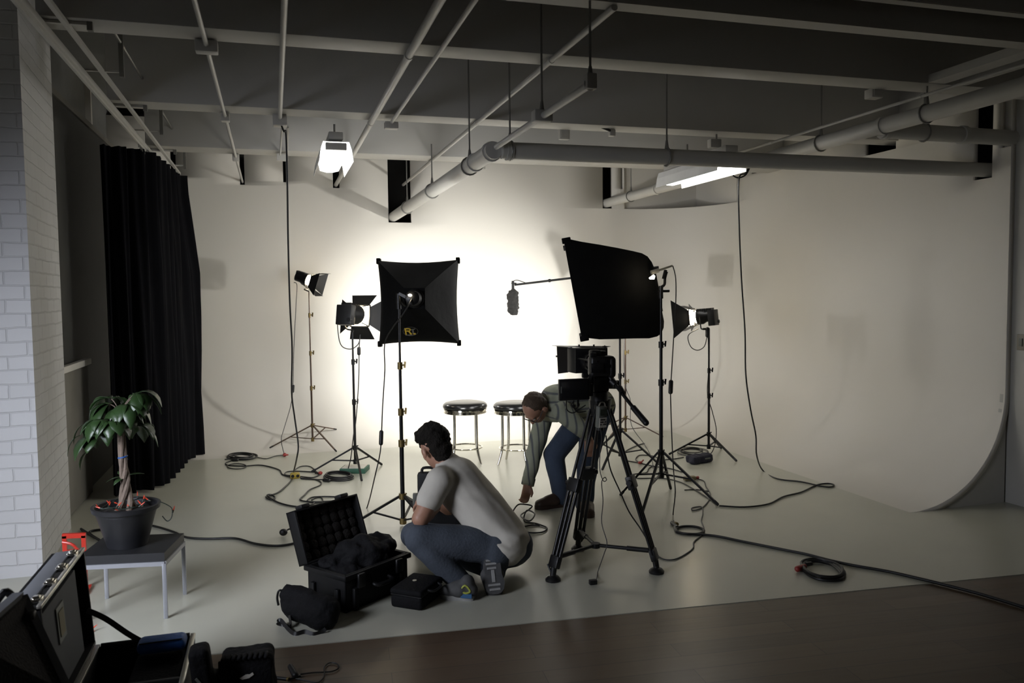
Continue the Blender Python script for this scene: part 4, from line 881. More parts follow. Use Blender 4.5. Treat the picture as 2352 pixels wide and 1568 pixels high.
# recorder
rc_ = at(1381, 957, 4.30); rg = thing('audio_recorder', 'grey pocket audio recorder with pale keypad strapped under the fluid head', 'audio recorder', rc_)
rm = frame((-.25, 1, .08), (0.02, 0, 1), rc_)
MB().box((0, 0, 0), (.058, .034, .125), rm, bev=.005).build('recorder_case', 'grey', rg); MB().box((0, -.019, .030), (.048, .004, .036), rm).build('display', 'screen', rg)
MB().box((0, -.019, -.030), (.050, .004, .056), rm).build('keypad', 'paper', rg)
kb = MB()
for i in range(4):
    for j in range(3):
        if (i+j) % 4 != 3: kb.box((-.017+i*.011, -.0225, -.012-j*.014), (.006, .004, .007), rm)
kb.build('keypad_button', 'black', rg)
MB().tube([rm @ V((-.022, 0, .063)), rm @ V((-.012, 0, .083)), rm @ V((.012, 0, .083)), rm @ V((.022, 0, .063))], .004, 6, 5).build('microphone_guard', 'alu', rg)
MB().box((.0, .03, .05), (.04, .03, .03), rm, bev=.004).quadbar(rm @ V((0, .03, .05)), (hb.x, hb.y, apx.z+.02), .02, .02).build('clamp', 'black', rg)

# ================================================================== SIDE TABLE, PLANT, STRING LIGHTS
tb = thing('side_table', 'small charcoal side table on silver square legs under the potted plant', 'table', (-.78, 4.62, 0))
ta, tbk, tl = V((-.57, 4.43, 0)), V((-.51, 4.77, 0)), V((-.985, 4.50, 0)); tl2 = tl+(tbk-ta); ht = .30
MB().prism([V((p.x, p.y, ht+.022)) for p in (ta, tbk, tl2, tl)], .045).build('tabletop', 'tabletop', tb)
fr = MB()
for a, b in ((ta, tbk), (tbk, tl2), (tl2, tl), (tl, ta)): fr.quadbar((a.x, a.y, ht-.012), (b.x, b.y, ht-.012), .014, .022)
fr.build('frame_rail', 'silver', tb)
for p in (ta, tbk, tl2, tl):
    c_ = (ta+tl2)/2; q = p+(c_-p)*.02; MB().box((q.x, q.y, ht/2-.006), (.020, .020, ht-.012), bev=.001).build('leg', 'silver', tb)
pz = ht+.0455; pc = V((-.775, 4.64, pz))
pl = thing('potted_plant', 'money-tree plant with braided trunk in a charcoal plastic pot on the side table', 'plant', pc)
Zp = Matrix.Translation(pc)
MB().lathe([(.01, .001), (.098, .0), (.104, .02), (.150, .185), (.153, .19), (.166, .192), (.170, .215), (.160, .218), (.152, .212), (.148, .175), (.01, .175)], Zp, 40).build('pot', 'pot', pl)
MB().lathe([(.148, .176), (.1, .19), (.01, .196)], Zp, 24).build('soil', 'soil', pl)
tr = MB()
for k in range(4):
    a = k*PI/2+.4
    tr.tube([pc+V((.045*math.cos(a), .045*math.sin(a), .185)), pc+V((.03*math.cos(a+.5), .03*math.sin(a+.5), .23)), pc+V((.016*math.cos(a+1.4), .016*math.sin(a+1.4), .29)), pc+V((.014*math.cos(a+2.6), .014*math.sin(a+2.6), .36)), pc+V((-.006+.013*math.cos(a+3.8), .013*math.sin(a+3.8), .43)), pc+V((-.01+.010*math.cos(a+5), .010*math.sin(a+5), .60)), pc+V((-.012+.007*math.cos(a+6), .007*math.sin(a+6), .70))], lambda u: .016-.007*u, 8, 6)
tr.build('trunk', 'bark', pl)
MB().tube([pc+V((-.007+.022*math.cos(k*PI/5), .022*math.sin(k*PI/5), .455+.002*k)) for k in range(12)], .004, 6).build('blue_tie', 'blue', pl)
lf = MB(); st = MB(); rnd = random.Random(11)
def leaf(base, d, droop, L, wd):
    d = V(d).normalized(); n = 7; rows = []; p = V(base); sd = d.cross(V((0, 0, 1))).normalized()
    for i in range(n+1):
        u = i/n; w_ = wd*(math.sin(PI*min(1, u*.93+.04))**.8)*(1 if u < .75 else 1-(u-.75)*2.2)
        nn = sd.cross(d).normalized()
        rows.append([p-sd*w_-nn*.18*w_*-1, p, p+sd*w_+nn*.18*w_])
        p = p+d*L/n; d = (d+V((0, 0, -1))*droop/n).normalized()
    vs = [q for r_ in rows for q in r_]; lf.add(vs, [(i*3+j, i*3+j+1, i*3+j+4, i*3+j+3) for i in range(n) for j in range(2)])
top = pc+V((-.012, 0, .70))
for wi in range(13):
    a = wi*2.4+.3; el = .55+.45*rnd.random()-.55*(wi > 6); L = .055+.07*rnd.random()
    d = V((math.cos(a)*math.cos(el), math.sin(a)*math.cos(el)*.9, math.sin(el))); e = top+d*L+V((0, 0, .03-.15*(wi % 5)/4))
    st.tube([top, top.lerp(e, .5)+V((0, 0, .012)), e], .0028, 6, 4)
    for k in range(5):
        b = a+(k-2)*.62+.2*rnd.random(); leaf(e, (math.cos(b), math.sin(b), -.25+.7*rnd.random()), 1.9+1.3*rnd.random(), .125+.06*rnd.random(), .031+.011*rnd.random())
for b, z, L, dr in ((PI*.96, .36, .10, .9), (PI*1.25, .355, .075, 1.2), (.15, .37, .095, .35), (PI*.75, .37, .06, -.4)):
    leaf(pc+V((0, 0, z)), (math.cos(b), math.sin(b), .15), dr, L, .018)
for b, xo, z in ((PI*1.02, -.17, .66), (PI*.93, -.15, .52), (PI*1.05, -.20, .60)):
    leaf(pc+V((xo, -.02, z)), (math.cos(b), math.sin(b), -.4), 3., .13, .022)
st.build('stem', 'bark', pl); o = lf.build('foliage', 'leaf', pl, ang=75, recalc=False)
md = o.modifiers.new('leaf_thickness', 'SOLIDIFY'); md.thickness = .0012

def string_lights(name, label, pts, nb, seed, spread=.02):
    t = thing(name, label, 'string lights', pts[0], 'red string lights')
    p = smooth_path(pts, 6); MB().tube(p, .0028, 6).build('wire', 'wire', t); rn = random.Random(seed)
    for k in range(nb):
        q = p[int((k+.5)/nb*(len(p)-1))]; d = V((rn.uniform(-1, 1), rn.uniform(-1, 1), rn.uniform(-.3, 1))).normalized()
        b = MB().cyl(q, q+d*.016, .0042, n=8).build('bulb_socket', 'wire', t)
        MB().cyl(q+d*.014, q+d*.040, .0038, .0012, n=8).build('bulb', 'redlamp', b)
    return t
pp = []
for k in range(15):
    a = 3.6+k*.52; rr_ = .125-.02*(k % 3); pp.append(pc+V((rr_*math.cos(a), rr_*math.sin(a), .212+.012*(k % 2))))
string_lights('string_lights', 'dark string of small red bulbs wound around the plant trunk in its pot', pp, 18, 3)
string_lights('string_lights', 'dark loop of string lights hanging over the rim of the pot', [pc+V((.168, -.01, .218)), pc+V((.20, -.01, .20)), pc+V((.225, -.01, .175)), pc+V((.222, -.01, .13)), pc+V((.20, -.01, .11)), pc+V((.176, -.01, .14))], 1, 5)
sp_ = [V((-1.02, 4.60, .30)), V((-1.02, 4.56, .25)), V((-1.01, 4.50, .18)), V((-.985, 4.46, .12)), V((-.99, 4.40, .06)), V((-.95, 4.36, .012)), V((-.90, 4.36, .012))]
string_lights('string_lights', 'dark string of small red bulbs hanging from the table edge down to the floor', sp_, 14, 8)

# red hand-truck handle by the brick pier
t = thing('hand_truck', 'red metal hand truck standing by the white brick pier', 'hand truck', (-1.2, 5.1, 0))
a, b = at(148, 1230, 5.05), at(192, 1229, 5.05)
MB().quadbar((a.x, 5.05, a.z), (a.x, 5.05, .02), .022, .022, (0, 1, 0)).quadbar((b.x, 5.05, b.z), (b.x, 5.05, .02), .022, .022, (0, 1, 0)).quadbar((a.x-.011, 5.05, a.z), (b.x+.011, 5.05, b.z), .022, .026).build('frame', 'red', t)
MB().quadbar((a.x, 5.05, .22), (b.x, 5.05, .22), .02, .02).build('cross_bar', 'red', t); MB().box(((a.x+b.x)/2, 4.98, .012), (.16, .14, .012)).build('toe_plate', 'red', t)
MB().tube([(a.x-.008, 5.03, a.z-.03), (a.x+.05, 5.02, a.z-.05), (a.x+.10, 5.02, a.z-.13)], .008, 8, 4).build('grip_strap', 'red', t)

# ================================================================== CASES
def hinge_case(name, label, o, ux, uy, w_, d_, hb_, hl, ang, wall=.012, m='case', cat='case'):
    """open box: ux along the hinge, uy away from the hinge; the lid opens by ang from closed"""
    o = V(o); ux = V(ux).normalized(); uy = V(uy).normalized(); t = thing(name, label, cat, o)
    B_ = Matrix(((ux.x, uy.x, 0, o.x), (ux.y, uy.y, 0, o.y), (0, 0, 1, o.z), (0, 0, 0, 1)))
    def tray(mx, h):
        mb = MB(); mb.box((0, d_/2, wall/2), (w_, d_, wall), mx)
        for q in (-1, 1): mb.box((q*(w_/2-wall/2), d_/2, h/2), (wall, d_, h), mx, bev=.004)
        mb.box((0, wall/2, h/2), (w_, wall, h), mx, bev=.004).box((0, d_-wall/2, h/2), (w_, wall, h), mx, bev=.004); return mb
    L_ = B_ @ Matrix.Translation((0, 0, hb_)) @ Matrix.Rotation(ang, 4, 'X') @ Matrix.Translation((0, 0, hl)) @ Matrix.Rotation(PI, 4, 'Y')
    return t, B_, L_, tray
# open wheeled hard case in the middle (equipment hard case with latches)
cx = V((.50, 4.45, 0)); ux = V((.80, .60, 0)); 
o_ = V((.20, 4.60, .0)); uxc = V((.86, -.36, 0)).normalized()*-1; uxc = V((.52, .85, 0)).normalized()
t, Bm, Lm, tray = hinge_case('hard_case', 'open black hard case with a black jacket lying in it', (.325, 4.585, 0), (.80, .60, 0), (.60, -.80, 0), .46, .30, .20, .075, R(110))
t2 = tray(Bm, .20)
for q in (-.16, .0, .16): t2.box((q, .35, .15), (.06, .03, .08), Bm, bev=.006)
for q in (-.20, -.07, .07, .20): t2.box((q, .345, .05), (.022, .02, .11), Bm, bev=.004)
t2.box((0, .17, .195), (.53, .37, .022), Bm, bev=.006); t2.f = t2.f
bx = tray(Bm, .20)
for q in (-1, 1): bx.box((q*.237, .15, .185), (.02, .33, .028), Bm, bev=.005).box((0, .15+q*.158, .185), (.49, .02, .028), Bm, bev=.005)
for q in (-.19, .19): bx.box((q*.9, .31, .06), (.030, .024, .12), Bm, bev=.006)
for q in (-.12, .12): bx.box((-.238, .15+q*.8, .06), (.024, .03, .12), Bm, bev=.006)
bx.build('base', 'case', t)
for q in (-.14, .14): MB().box((q, .322, .155), (.05, .022, .075), Bm, bev=.006).build('latch', 'black', t)
MB().tube([Bm @ V((-.06, .318, .12)), Bm @ V((-.05, .355, .11)), Bm @ V((.05, .355, .11)), Bm @ V((.06, .318, .12))], .011, 8, 4).build('handle', 'black', t)
ld = tray(Lm, .075)
for q in (-.2, -.07, .07, .2): ld.box((q*.9, .15, .0), (.022, .30, .014), Lm, bev=.004)
ld.build('lid', 'case', t); 
le = MB()
for i in range(7):
    for j in range(5): le.ell(Lm @ V((-.185+i*.0615, .035+j*.057, .022)), .032, .030, .014, Lm)
le.build('foam_lining', 'foam', t)
for q in (-.13, .15): MB().box((q, .31, .05), (.06, .022, .06), Lm, bev=.006).build('lid_latch', 'black', t)
jk = MB()
jc = [(-.12, .10, .22, .09), (-.02, .13, .25, .11), (.07, .15, .27, .12), (.14, .16, .28, .10), (.05, .21, .22, .09), (-.10, .19, .19, .08), (.16, .10, .22, .08)]
for x, y, z, r_ in jc: jk.ell(Bm @ V((x, y, z-.03)), r_, r_*.85, r_*.62)
jk.remesh(.011, 3, .035, 9).build('folded_jacket', 'bag'); 
j_ = bpy.data.objects['folded_jacket']; j_.name = 'jacket'; tag(j_, 'crumpled black jacket stuffed into the open hard case', 'jacket')

# flat case on the floor before the crouching man
t = thing('flat_case', 'flat black case with a round badge on its lid, on the floor by the sneaker', 'case', fl(950, 1385))
fm = frame((.80, -.62, 0), o=fl(945, 1372)+V((0, .03, 0)))
fm = frame((.62, .80, 0), o=V((.705, 4.265, 0)))
MB().box((0, 0, .035), (.185, .26, .07), fm, bev=.018, seg=3).build('base', 'bag', t); MB().box((0, 0, .088), (.19, .265, .034), fm, bev=.014, seg=3).build('lid', 'bag', t)
MB().tube([fm @ V((a*.088, b*.125, .071)) for a, b in ((-1, -1), (1, -1), (1, 1), (-1, 1))], .004, 6, 1, True).build('zip', 'black', t)
MB().lathe([(.012, .1055), (.012, .108), (.003, .1085)], fm @ Matrix.Translation((-.02, .01, 0)), 16).build('round_badge', 'alu', t)
MB().tube([fm @ V((.09, -.06, .09)), fm @ V((.125, -.04, .085)), fm @ V((.125, .04, .085)), fm @ V((.09, .06, .09))], .007, 8, 4).build('handle', 'black', t)

# trolley case behind the man
t = thing('trolley_case', 'upright black trolley case with a grey pull-rod socket behind the crouching man', 'case', V((1.02, 5.22, 0)))
tm = frame((.25, 1, 0), o=V((1.075, 5.27, 0)))
MB().box((0, 0, .135), (.40, .26, .27), tm, bev=.02).build('body', 'case', t); MB().box((-.02, .05, .33), (.34, .06, .26), tm, bev=.02).build('raised_lid', 'case', t)
MB().tube([tm @ V((-.16, .05, .455)), tm @ V((-.15, .05, .485)), tm @ V((-.09, .05, .485)), tm @ V((-.08, .05, .455))], .010, 8, 3).build('lid_handle', 'black', t)
MB().box((-.195, -.10, .29), (.03, .04, .12), tm, bev=.004).build('rod_socket', 'grey', t)
for z in (.06, .16): MB().cyl(tm @ V((-.20, -.06, z)), tm @ V((-.222, -.06, z)), .026, n=16).build('wheel', 'black', t)

# pouch with strap
pch = thing('camera_pouch', 'small black padded pouch with a loose strap on the floor before the open hard case', 'bag', fl(710, 1440))
pm = MB(); c0 = V((.065, 4.22, .080)); c1 = V((.205, 4.06, .070))
pm.caps(c0, c1, .070, .074, (.2, .1, 1), 1.15); pm.caps(c0+V((-.02, 0, .05)), c0.lerp(c1, .5)+V((0, 0, .04)), .05, .055); pm.ell(c0+V((-.035, .0, .08)), .025, .02, .03)
pm.remesh(.009, 3, .010, 12)
pm.v = [V((p.x, p.y, max(p.z, .002))) for p in pm.v]; pm.build('pouch_body', 'bag', pch)
MB().tube([c0+V((-.05, 0, .07)), c0+V((-.075, 0, .075)), c0+V((-.085, 0, .04)), c0+V((-.08, 0, .0))], .006, 6, 5).build('zip_pull', 'black', pch)
MB().strip([c0+V((-.03, -.06, .0)), fl(664, 1410, .05), fl(667, 1438, .012), fl(650, 1434, .008), fl(638, 1430, .018), fl(645, 1424, .03), fl(662, 1444, .012), fl(678, 1455, .008), fl(700, 1450, .012), fl(720, 1456, .006), fl(738, 1451, .008), c1+V((-.0, -.07, -.05))], .020, (.3, .3, 1)).build('strap', 'black', pch)

# big road case at the camera's feet: base box, grey lined lid held upright, blue bag inside
rc_t = thing('road_case', 'big open black road case with aluminium edges and grey lined lid', 'case', (-.53, 3.2, 0))
x0, x1, y0, y1, hb_ = -.735, -.355, 2.95, 3.60, .225
bs = MB(); wl_ = .014
bs.box(((x0+x1)/2, (y0+y1)/2, .012), (x1-x0, y1-y0, .02)).box((x0+wl_/2, (y0+y1)/2, hb_/2), (wl_, y1-y0, hb_), bev=.003).box((x1-wl_/2, (y0+y1)/2, hb_/2), (wl_, y1-y0, hb_), bev=.003).box(((x0+x1)/2, y1-wl_/2, hb_/2), (x1-x0, wl_, hb_), bev=.003).box(((x0+x1)/2, y0+wl_/2, hb_/2), (x1-x0, wl_, hb_), bev=.003)
bs.build('base', 'case', rc_t)
MB().box((x0+wl_/2, (y0+y1)/2, hb_+.004), (.020, y1-y0, .012), bev=.003).build('hinge_edge', 'alu', rc_t); MB().box((x1-wl_/2, (y0+y1)/2, hb_+.004), (.020, y1-y0, .012), bev=.003).build('front_edge', 'alu', rc_t)
MB().tube([(x0+.02, y1-.006, hb_+.004), (x1-.02, y1-.006, hb_+.004)], .010, 8).build('end_edge', 'black', rc_t)
lid_d = .12; lh = .40; tl_ = -.055
lx = Matrix.Translation((x0, 0, hb_+.012)) @ Matrix.Rotation(R(-4), 4, 'Y')
ld = MB().box((-lid_d+.008, (y0+y1)/2, lh/2), (.014, y1-y0, lh), lx).box((-lid_d/2, y1-.007, lh/2), (lid_d, .014, lh), lx, bev=.004).box((-lid_d/2, y0+.007, lh/2), (lid_d, .014, lh), lx, bev=.004).box((-lid_d/2, (y0+y1)/2, lh-.007), (lid_d, y1-y0, .014), lx, bev=.004).box((-lid_d/2, (y0+y1)/2, .007), (lid_d, y1-y0, .014), lx)
ld.build('lid', 'case', rc_t)
MB().box((-.030, (y0+y1)/2+.0, lh/2-.02), (.012, y1-y0-.17, lh-.07), lx).build('lid_lining', 'caseg', rc_t)
MB().box((-.004, (y0+y1)/2, lh+.001), (.016, y1-y0, .014), lx, bev=.003).build('lid_edge', 'alu', rc_t)
MB().box((-.07, (y0+y1)/2, lh+.003), (.06, y1-y0-.04, .010), lx, bev=.002).build('ridged_strip', 'caseg', rc_t)
for k in range(4): 
    y = y0+.06+k*.17; MB().box((-.024, y, lh+.010), (.036, .045, .014), lx, bev=.003).box((-.024, y, lh+.019), (.022, .020, .008), lx, bev=.002).build('latch', 'chrome', rc_t)
MB().box((-.021, y1-.36, lh*.60), (.004, .10, .13), lx).build('label_frame', 'grey', rc_t); MB().box((-.018, y1-.36, lh*.60), (.003, .065, .09), lx).build('paper_label', 'olive', rc_t)
MB().strip([lx @ V((-.01, y1-.03, .155)), lx @ V((.05, y1-.02, .105)), (x0+.12, y1-.015, .272), (x0+.17, y1-.02, .235)], .022, (.25, .2, 1), .003, 4).build('lid_stay_strap', 'black', rc_t)
bb = thing('equipment_bag', 'black bag with blue zipped top packed in the open road case', 'bag', (-.47, 3.35, .03))
MB().box((-.475, 3.37, .115), (.20, .40, .17), bev=.03, seg=3).build('bag_body', 'bag', bb); MB().box((-.47, 3.50, .245), (.185, .10, .05), bev=.022, seg=3).build('blue_flap', 'blue', bb)
MB().box((-.475, 3.22, .19), (.20, .02, .06), bev=.006).build('front_pocket', 'caseg', bb)
MB().tube([(-.55, 3.45, .272), (-.39, 3.455, .272)], .003, 6).build('zip', 'black', bb)

# second, nearer case: only its foam-lined lid shows
ft_ = thing('foam_case', 'open black case lid lined with dark foam, before the grey lined lid', 'case', (-.83, 2.7, 0))
q = [at(52, 1370, 2.78), at(-60, 1470, 2.40), at(-40, 1720, 2.40), at(152, 1580, 2.62)]
MB().prism(q, .03).build('foam_lid', 'foam', ft_)
MB().quadbar(q[0]+V((-.012, 0, .004)), q[1]+V((-.012, 0, .004)), .03, .022).quadbar(q[0], q[3], .022, .022).build('lid_edge', 'caseg', ft_)
MB().box((-.95, 2.55, .16), (.34, .50, .32), bev=.02).build('base', 'case', ft_)
MB().box(at(70, 1416, 2.74), (.028, .03, .035), bev=.006).build('latch', 'black', ft_)
MB().tube([q[0]+V((-.03, .01, .0)), q[0]+V((-.05, .0, .02)), q[0]+V((-.08, -.05, -.02)), q[1]+V((-.06, .1, .0))], .012, 8, 4).build('handle', 'black', ft_)

# shoulder bag with upright padded hood on the wood floor
sb = thing('shoulder_bag', 'black shoulder bag with a small white mark, beside the open road case', 'bag', (-.14, 3.28, 0))
sbm = frame((.10, 1, 0), o=(-.135, 3.30, 0))
bm_ = MB().box((0, 0, .13), (.20, .15, .25), sbm, bev=.03, seg=3); bm_.remesh(.009, 2, .012, 10); bm_.build('bag_body', 'bag', sb)
fb = MB().box((.0, -.078, .17), (.195, .012, .17), sbm, bev=.005)
for k in range(9): fb.box((-.08+k*.02, -.07, .262), (.013, .05, .012), sbm, bev=.004)
fb.build('flap', 'bag', sb)
MB().prism([sbm @ V((-.02, -.0865, .185)), sbm @ V((.005, -.0865, .197)), sbm @ V((.018, -.0865, .196)), sbm @ V((.030, -.0865, .203)), sbm @ V((.034, -.0865, .194)), sbm @ V((.016, -.0865, .182)), sbm @ V((-.010, -.0865, .178))], .002).build('white_mark', 'paper', sb)
pd = thing('padded_block', 'tall black padded block with a pale tag leaning on the shoulder bag', 'padded block', (-.27, 3.26, 0))
pmx = Matrix.Translation((-.27, 3.20, 0)) @ Matrix.Rotation(R(-6), 4, 'Y')
pb = MB().box((0, 0, .17), (.075, .10, .34), pmx, bev=.02, seg=3).box((.045, .02, .11), (.07, .09, .22), pmx, bev=.025, seg=3); pb.remesh(.008, 2); pb.build('block_body', 'bag', pd)
MB().quadbar(pmx @ V((-.018, -.053, .24)), pmx @ V((.012, -.053, .185)), .010, .003, (0, 1, 0)).build('pale_tag', 'grey', pd)

# small clip-on microphone and its cable on the wood floor
mk = thing('clip_microphone', 'little black clip microphone with looped cable lying on the wood floor', 'microphone', fl(690, 1545))
def fp(x, y, z=.006): return fl(x, y, z)
MB().tube([fp(690, 1548), fp(720, 1544), fp(742, 1543), fp(764, 1541), fp(778, 1533), fp(772, 1523), fp(756, 1522), fp(745, 1532), fp(745, 1548), fp(741, 1558), fp(728, 1567), fp(700, 1562), fp(680, 1558)], .0032, 7, 6).build('cable', 'cable', mk)
MB().caps(fp(667, 1530, .03), fp(678, 1550, .014), .012, .014).build('foam_tip', 'black', mk)
MB().cyl(fp(632, 1556, .010), fp(664, 1560, .010), .008).cyl(fp(662, 1560, .010), fp(690, 1552, .010), .005).build('clip', 'black', mk)
MB().cyl(fp(660, 1559, .011), fp(664, 1560, .011), .0088).build('clip_ring', 'brass', mk)

# ================================================================== CORDS AND FLOOR CABLES
G2 = 'black cables lying on the floor'
def fcable(pts, r, label, name='floor_cable', m='cable', extra=(), z=None):
    return cable(name, list(extra)+floor_pts(pts, z or r+.001), r, label, m)
# long hanging cords
c_ = cable('hanging_cable', [(.095, 6.19, 2.89), (.11, 6.15, 2.84), at(657, 310, 6.22), at(660, 420, 6.3), at(662, 560, 6.45), at(666, 700, 6.6), at(671, 800, 6.75), at(670, 900, 6.9), at(677, 960, 7.0), at(685, 1020, 7.0), at(682, 1050, 7.05)]+floor_pts([(674, 1085), (668, 1104), (640, 1130), (612, 1140), (622, 1147), (632, 1143), (624, 1136), (614, 1138), (640, 1154), (680, 1163), (712, 1160), (722, 1155)], .008), .007, 'long black cord hanging from a ceiling box down to the yellow splitter on the floor')
c_ = cable('hanging_cable', [at(1722, 385, 6.2), at(1712, 402, 6.2), at(1694, 408, 6.2), at(1680, 398, 6.2), at(1690, 386, 6.2), at(1712, 384, 6.22), at(1720, 380, 6.2), at(1712, 398, 6.15), at(1697, 413, 6.12), at(1698, 520, 6.1), at(1703, 640, 6.1), at(1711, 760, 6.1), at(1713, 860, 6.1), at(1724, 940, 6.1), at(1736, 1000, 6.1), at(1738, 1045, 6.1)]+floor_pts([(1752, 1080), (1785, 1099), (1840, 1106), (1885, 1116), (1908, 1118), (1915, 1113), (1900, 1110), (1875, 1114), (1840, 1130), (1800, 1140), (1765, 1157), (1710, 1164), (1652, 1161)], .008), .0065, 'long black cord hanging from the glowing fitting and looping over the floor')
# long cable to the lower right corner
fcable([(1550, 1208), (1556, 1220), (1580, 1226), (1610, 1224), (1616, 1216), (1596, 1209), (1566, 1209), (1552, 1216), (1566, 1224), (1640, 1230), (1710, 1244), (1800, 1262), (1850, 1272), (1905, 1286), (1960, 1298), (2040, 1312), (2110, 1328), (2180, 1345), (2260, 1366), (2352, 1394), (2430, 1418)], .009, 'thick black cable running across the white floor onto the dark wood')
pc_ = MB().cyl(fl(1543, 1200, .012), fl(1556, 1211, .012), .013).build('cable_plug', 'black'); tag(pc_, 'black cable plug with a brass collar at the small floor coil', 'plug'); MB().cyl(fl(1551, 1202, .012), fl(1555, 1204, .012), .0145).build('collar', 'brass', pc_)
# coil
cc = fl(1890, 1314); t = thing('coiled_cable', 'coil of black cable lying alone on the floor near the wood edge', 'coiled cable', cc)
ex_, ey_ = fl(1940, 1322)-cc, fl(1888, 1294)-cc
for k, (s_, dz) in enumerate(((1, 0), (.93, .010), (.97, .016), (.86, .006))):
    MB().tube([cc+ex_*math.cos(i*PI/12+k)*s_+ey_*math.sin(i*PI/12+k)*s_+V((.006*math.sin(i+k), .004*k, .010+dz)) for i in range(24)], .0085, 7, 2, True).build('cable_loop', 'cable', t)
MB().caps(fl(1832, 1306, .02), fl(1848, 1300, .02), .018, .014).build('plug', 'redplug', t); MB().box(fl(1858, 1294, .03), (.04, .02, .02), bev=.004).build('tie', 'black', t)
# cables around the yellow splitter
fcable([(516, 1055), (545, 1052), (520, 1062), (524, 1068), (560, 1070), (600, 1068), (640, 1078), (650, 1090), (680, 1097), (690, 1095)], .006, 'black cable from the far coil to the yellow splitter')
fcable([(690, 1098), (720, 1100), (736, 1106), (735, 1114), (712, 1124), (700, 1136), (690, 1148), (720, 1152), (770, 1150), (790, 1150), (786, 1142), (745, 1140), (716, 1142), (706, 1150), (722, 1154), (740, 1152), (738, 1142), (724, 1143), (716, 1148)], .006, 'black cable looping behind the open hard case lid')
fcable([(672, 1092), (655, 1090), (660, 1083), (690, 1082), (735, 1086), (720, 1096), (690, 1094)], .0055, 'black loop of cable behind the yellow splitter')
fcable([(676, 1080), (690, 1071), (712, 1071), (726, 1082), (732, 1090)], .005, 'thin arch of black cable at the foot of the lamp stand')
fcable([(692, 1099), (740, 1101), (770, 1097)], .0055, 'straight black cable from the yellow splitter to the green box')
sx = fl(678, 1098); ys = MB().box(sx+V((0, 0, .026)), (.085, .07, .052), bev=.014, seg=2); ys = tag(ys.build('power_splitter', 'yellow'), 'yellow rubber power splitter where the floor cables meet', 'power splitter')
for q in (-.022, .022): MB().cyl(sx+V((q, -.036, .028)), sx+V((q, -.040, .028)), .014).build('socket', 'black', ys)
t = tag(MB().ell(fl(736, 1086, .017), .020, .018, .017).build('cable_plug', 'redplug'), 'dark red plug on the loop beside the yellow splitter', 'plug'); MB().cyl(fl(732, 1086, .017), fl(724, 1086, .014), .008).build('cable_boot', 'black', t)
# far coil
cc = fl(556, 1050); t = thing('coiled_cable', 'flat bundle of black cable on the floor by the curtain', 'coiled cable', cc); ex_, ey_ = fl(590, 1050)-cc, fl(560, 1042)-cc
for k in range(5): MB().tube([cc+ex_*math.cos(i*PI/10)*(1-.09*k)+ey_*math.sin(i*PI/10)*(1-.13*k)+V((.02*math.sin(k*2), .015*math.cos(k*3), .008+.007*(k % 3))) for i in range(20)], .0065, 6, 2, True).build('cable_loop', 'cable', t)
MB().tube(floor_pts([(592, 1050), (612, 1053), (632, 1047), (650, 1045)], .006), .0045, 6, 5).build('tail', 'cable', t); MB().caps(fl(535, 1056, .014), fl(545, 1056, .014), .014, .014).build('plug', 'black', t)
cc = fl(544, 1072); tag(MB().tube([cc+(fl(566, 1072)-cc)*math.cos(i*PI/10)+(fl(544, 1066)-cc)*math.sin(i*PI/10)+V((0, 0, .007)) for i in range(20)], .005, 6, 2, True).build('cable_loop', 'cable'), 'single loop of thin black cable before the flat cable bundle', 'cable')
# green box with coil
gb = thing('green_box', 'flat green box with a white lid under the lamp stand beside the square softbox', 'box', fl(808, 1086)); gx = frame((.35, 1, 0), o=fl(812, 1085))
MB().box((0, .05, .022), (.24, .20, .045), gx, bev=.004).build('box_body', 'green', gb); MB().box((0, .05, .047), (.21, .17, .006), gx, bev=.002).build('lid', 'paper', gb)
cc = fl(778, 1097); t = thing('coiled_cable', 'small coil of black cable beside the green box', 'coiled cable', cc); ex_, ey_ = fl(812, 1098)-cc, fl(780, 1088)-cc
for k in range(4): MB().tube([cc+ex_*math.cos(i*PI/10)*(1-.08*k)+ey_*math.sin(i*PI/10)*(1-.1*k)+V((0, .01*k, .010+.009*(k % 3))) for i in range(20)], .0075, 6, 2, True).build('cable_loop', 'cable', t)
MB().caps(fl(744, 1102, .016), fl(756, 1103, .016), .015, .015).build('plug', 'black', t)
# blue bag with coil at the stand on the far side
sb2 = tag(MB().box(fl(1605, 1058, .04), (.30, .12, .075), frame((-.1, 1, 0)) @ Matrix.Identity(4), bev=.02, seg=3).remesh(.010, 2, .012, 12).build('sandbag', mat('dark_blue_nylon', (.012, .012, .03), .7, bump=.4)), 'dark blue oblong sandbag at the foot of the lamp stand', 'sandbag') if False else None
bm_ = MB().box((0, 0, .04), (.26, .12, .078), frame((-.3, 1, 0), o=fl(1606, 1062)), bev=.02, seg=3); bm_.remesh(.009, 2, .012, 12); M['navy'] = mat('navy_nylon', (.012, .012, .028), .7, bump=.4, bscale=70)
sb2 = tag(bm_.build('sandbag', 'navy'), 'dark navy oblong sandbag at the foot of the lamp stand near the tall cord', 'sandbag'); MB().box((.05, -.064, .045), (.07, .008, .012), frame((-.3, 1, 0), o=fl(1606, 1062)), bev=.003).build('grip_strap', 'grey', sb2)
cc = fl(1592, 1041); t = thing('coiled_cable', 'loose coil of thin black cable behind the navy sandbag', 'coiled cable', cc); ex_, ey_ = fl(1628, 1042)-cc, fl(1592, 1033)-cc
for k in range(5): MB().tube([cc+ex_*math.cos(i*PI/10)*(1-.1*k)+ey_*math.sin(i*PI/10)*(1-.09*k)+V((.02*math.sin(k*2.1), .01*k, .010+.012*(k % 3))) for i in range(20)], .0045, 6, 2, True).build('cable_loop', 'cable', t)
